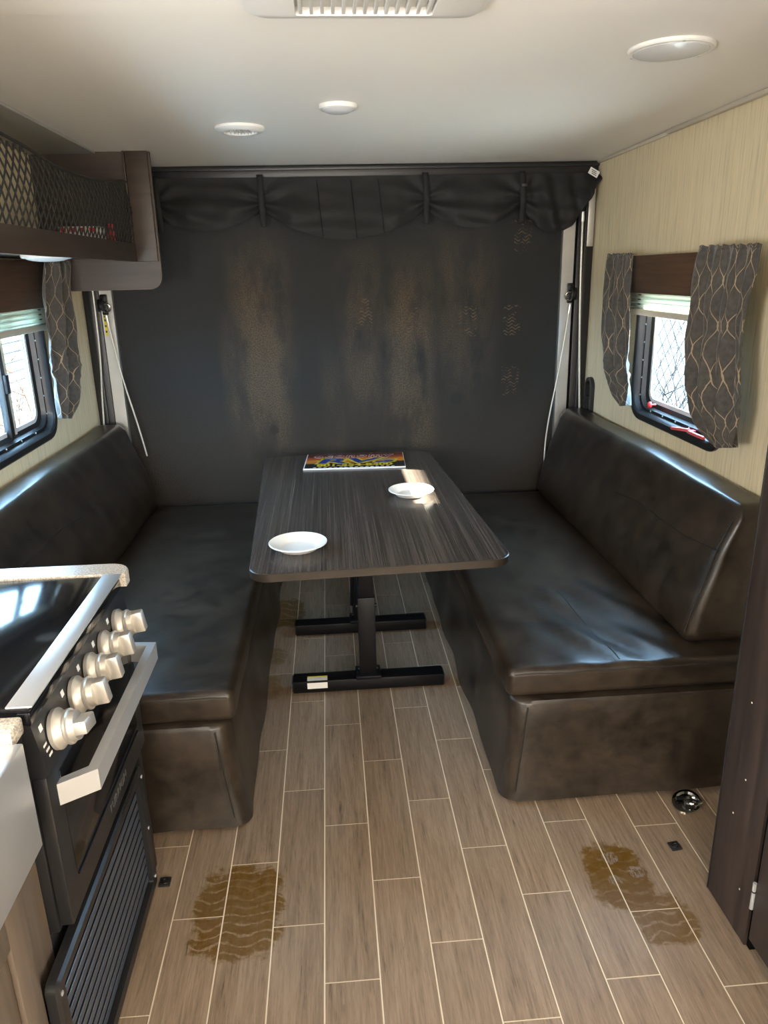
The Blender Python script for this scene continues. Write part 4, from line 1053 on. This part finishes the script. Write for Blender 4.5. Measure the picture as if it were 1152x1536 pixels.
# ------------------------------------------------------------------ floor fittings
t = thing('tie_down_ring', (1.055, 1.862, 0.0), 'chrome oval tie-down ring on floor below right sofa', 'tie-down')
b = MB().lathe((0, 0, 0), (0, 0, 1), [(0.060, 0.0003), (0.058, 0.006), (0.046, 0.008), (0.040, 0.003), (0.001, 0.003)], 32)
TMx = Matrix.Translation((1.055, 1.868, 0)) @ Matrix.Rotation(0.9, 4, 'Z') @ Matrix.Diagonal((1.0, 0.72, 1, 1))
b.xf(TMx).build('dish', 'chrome', t)
MB().ring((0, 0, 0), (0, 0.25, 1), 0.024, 0.005, 24, 8).xf(Matrix.Translation((1.068, 1.855, 0.016))).build('ring', 'chrome', t)
MB().box(1.028, 1.058, 1.872, 1.884, 0.004, 0.016, 0.004).build('keeper', 'black_metal', t)
def catch(c, rz, lab, nm):
    t = thing(nm, (c[0], c[1], 0), lab, 'catch', 'floor catches')
    M = Matrix.Translation((c[0], c[1], 0)) @ Matrix.Rotation(rz, 4, 'Z')
    MB().box(-0.016, 0.016, -0.016, 0.016, 0.0003, 0.006, 0.002).xf(M).build('plate', 'black_plastic', t)
    MB().ring((0, 0, 0.006), (0, 0, 1), 0.008, 0.002, 16, 6).xf(M).build('collar', 'black_metal', t)
catch((0.936, 1.690, 0), 0.1, 'small square black floor catch beside oil stain near pantry', 'floor_catch')
catch((-0.516, 1.698, 0), 0.0, 'small square black floor catch at foot of furnace grille', 'floor_catch')

# ------------------------------------------------------------------ outdoors
GZ = -0.75
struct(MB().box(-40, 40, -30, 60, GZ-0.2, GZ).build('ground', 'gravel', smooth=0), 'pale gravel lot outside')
struct(MB().box(-3.9, 4.8, -5, 10, GZ, GZ+0.02).build('bounce_pad', 'bounce_pale', smooth=0), 'added unseen pale pad that bounces daylight up to the ceiling')  # pale slab added out of view to bounce daylight onto the ceiling
def chain_fence(x, ya, yb, z0, z1, cell, lab, s):
    t = thing('chain_link_fence', (x, (ya+yb)/2, GZ), lab, 'fence')
    b = MB(); hgt = z1-z0
    y_ = ya-hgt
    while y_ < yb+hgt:
        for d in (1, -1):
            a = y_ if d > 0 else y_+hgt
            p = (a, z0); q = (a+d*hgt, z1)
            # clip to the fence rectangle
            if max(p[0], q[0]) <= ya or min(p[0], q[0]) >= yb: continue
            def clip(P, Q):
                (py, pz), (qy, qz) = P, Q
                for lim, sg in ((ya, 1), (yb, -1)):
                    if (py-lim)*sg < 0: u = (lim-py)/(qy-py); py, pz = lim, pz+(qz-pz)*u
                    if (qy-lim)*sg < 0: u = (lim-py)/(qy-py); qy, qz = lim, pz+(qz-pz)*u
                return (py, pz), (qy, qz)
            P, Q = clip(p, q)
            b.tube([(x+0.001*d, *P), (x+0.001*d, *Q)], 0.0030, 5, False)
        y_ += cell
    o = b.build('wire_mesh', 'galvanised', t, smooth=60); o['kind'] = 'stuff'
    MB().tube([(x, ya, z1), (x, yb, z1)], 0.020, 10).build('top_rail', 'galvanised', t)
    n = int((yb-ya)/2.4)
    for i in range(n+1): MB().tube([(x, ya+(yb-ya)*i/n, GZ), (x, ya+(yb-ya)*i/n, z1+0.03)], 0.026, 10).build('post', 'galvanised', t)
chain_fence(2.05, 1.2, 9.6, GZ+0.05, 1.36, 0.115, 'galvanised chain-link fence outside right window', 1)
def shrub(c, n, hgt, spread, mat, lab, seed):
    rnd = random.Random(seed); b = MB()
    def grow(p, d, L, r, lv):
        pts = [p]; q = p.copy(); dd_ = d.copy()
        for i in range(4):
            dd_ = (dd_+Vector((rnd.uniform(-1, 1), rnd.uniform(-1, 1), rnd.uniform(-0.6, 0.7)))*0.28).normalized(); q = q+dd_*L/4; pts.append(q.copy())
        b.tube(pts, [r*(1-0.16*i) for i in range(5)], 5)
        if lv > 0:
            for i in range(3):
                k = rnd.choice((2, 3, 4)); nd = (dd_+Vector((rnd.uniform(-1, 1), rnd.uniform(-1, 1), rnd.uniform(-0.5, 0.6)))*0.9).normalized()
                grow(pts[k], nd, L*rnd.uniform(0.5, 0.8), r*0.55, lv-1)
    for i in range(n):
        a = rnd.uniform(0, 2*PI)
        grow(Vector((c[0]+rnd.uniform(-.12, .12), c[1]+rnd.uniform(-spread, spread)*0.5, GZ)), Vector((math.cos(a)*0.3, math.sin(a)*0.5, 1)).normalized(), hgt*rnd.uniform(0.6, 1.0), 0.013, 3)
    o = b.build('bare_shrub', mat, None, smooth=60); tag(o, lab, 'shrub')
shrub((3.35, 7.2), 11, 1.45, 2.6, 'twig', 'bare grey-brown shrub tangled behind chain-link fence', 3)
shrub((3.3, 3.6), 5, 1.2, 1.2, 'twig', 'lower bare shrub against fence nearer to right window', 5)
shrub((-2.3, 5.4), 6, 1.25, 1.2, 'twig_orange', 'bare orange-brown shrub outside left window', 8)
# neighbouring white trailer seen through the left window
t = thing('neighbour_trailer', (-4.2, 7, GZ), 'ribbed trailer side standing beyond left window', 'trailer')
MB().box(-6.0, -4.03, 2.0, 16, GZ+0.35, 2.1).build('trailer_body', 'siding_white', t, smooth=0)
for i in range(20):
    z_ = GZ+0.40+0.12*i
    MB().prism([(-4.029, z_), (-4.0, z_+0.012), (-4.0, z_+0.075), (-4.029, z_+0.110)], 1, 2.0, 16).build('siding_board', 'siding_white', t, smooth=0)
for yy in (5, 5.9, 11, 11.9):
    MB().lathe((-4.2, yy, GZ+0.36), (1, 0, 0), [(0.2, -0.1), (0.36, -0.1), (0.36, 0.1), (0.2, 0.1)], 24).build('wheel', 'black_rubber', t)
# added unseen blocker that trims the sun to a sliver at the right window
t = thing('sun_blocker', (5.2, 2.5, GZ), 'added unseen sun blocker with deep metal front board', 'sun_blocker')
MB().box(4.33, 4.40, -2.0, 6.0, 2.78, 3.300).build('blocker_board', 'blocker_metal', t, smooth=0)
MB().box(4.405, 7.2, -2.0, 6.0, 3.10, 3.16).build('blocker_roof', 'blocker_metal', t, smooth=0)
for yy in (-1.9, 5.9):
    for xx in (4.45, 7.1): MB().box(xx-0.04, xx+0.04, yy-0.04, yy+0.04, GZ, 3.098).build('post', 'blocker_metal', t, smooth=0)
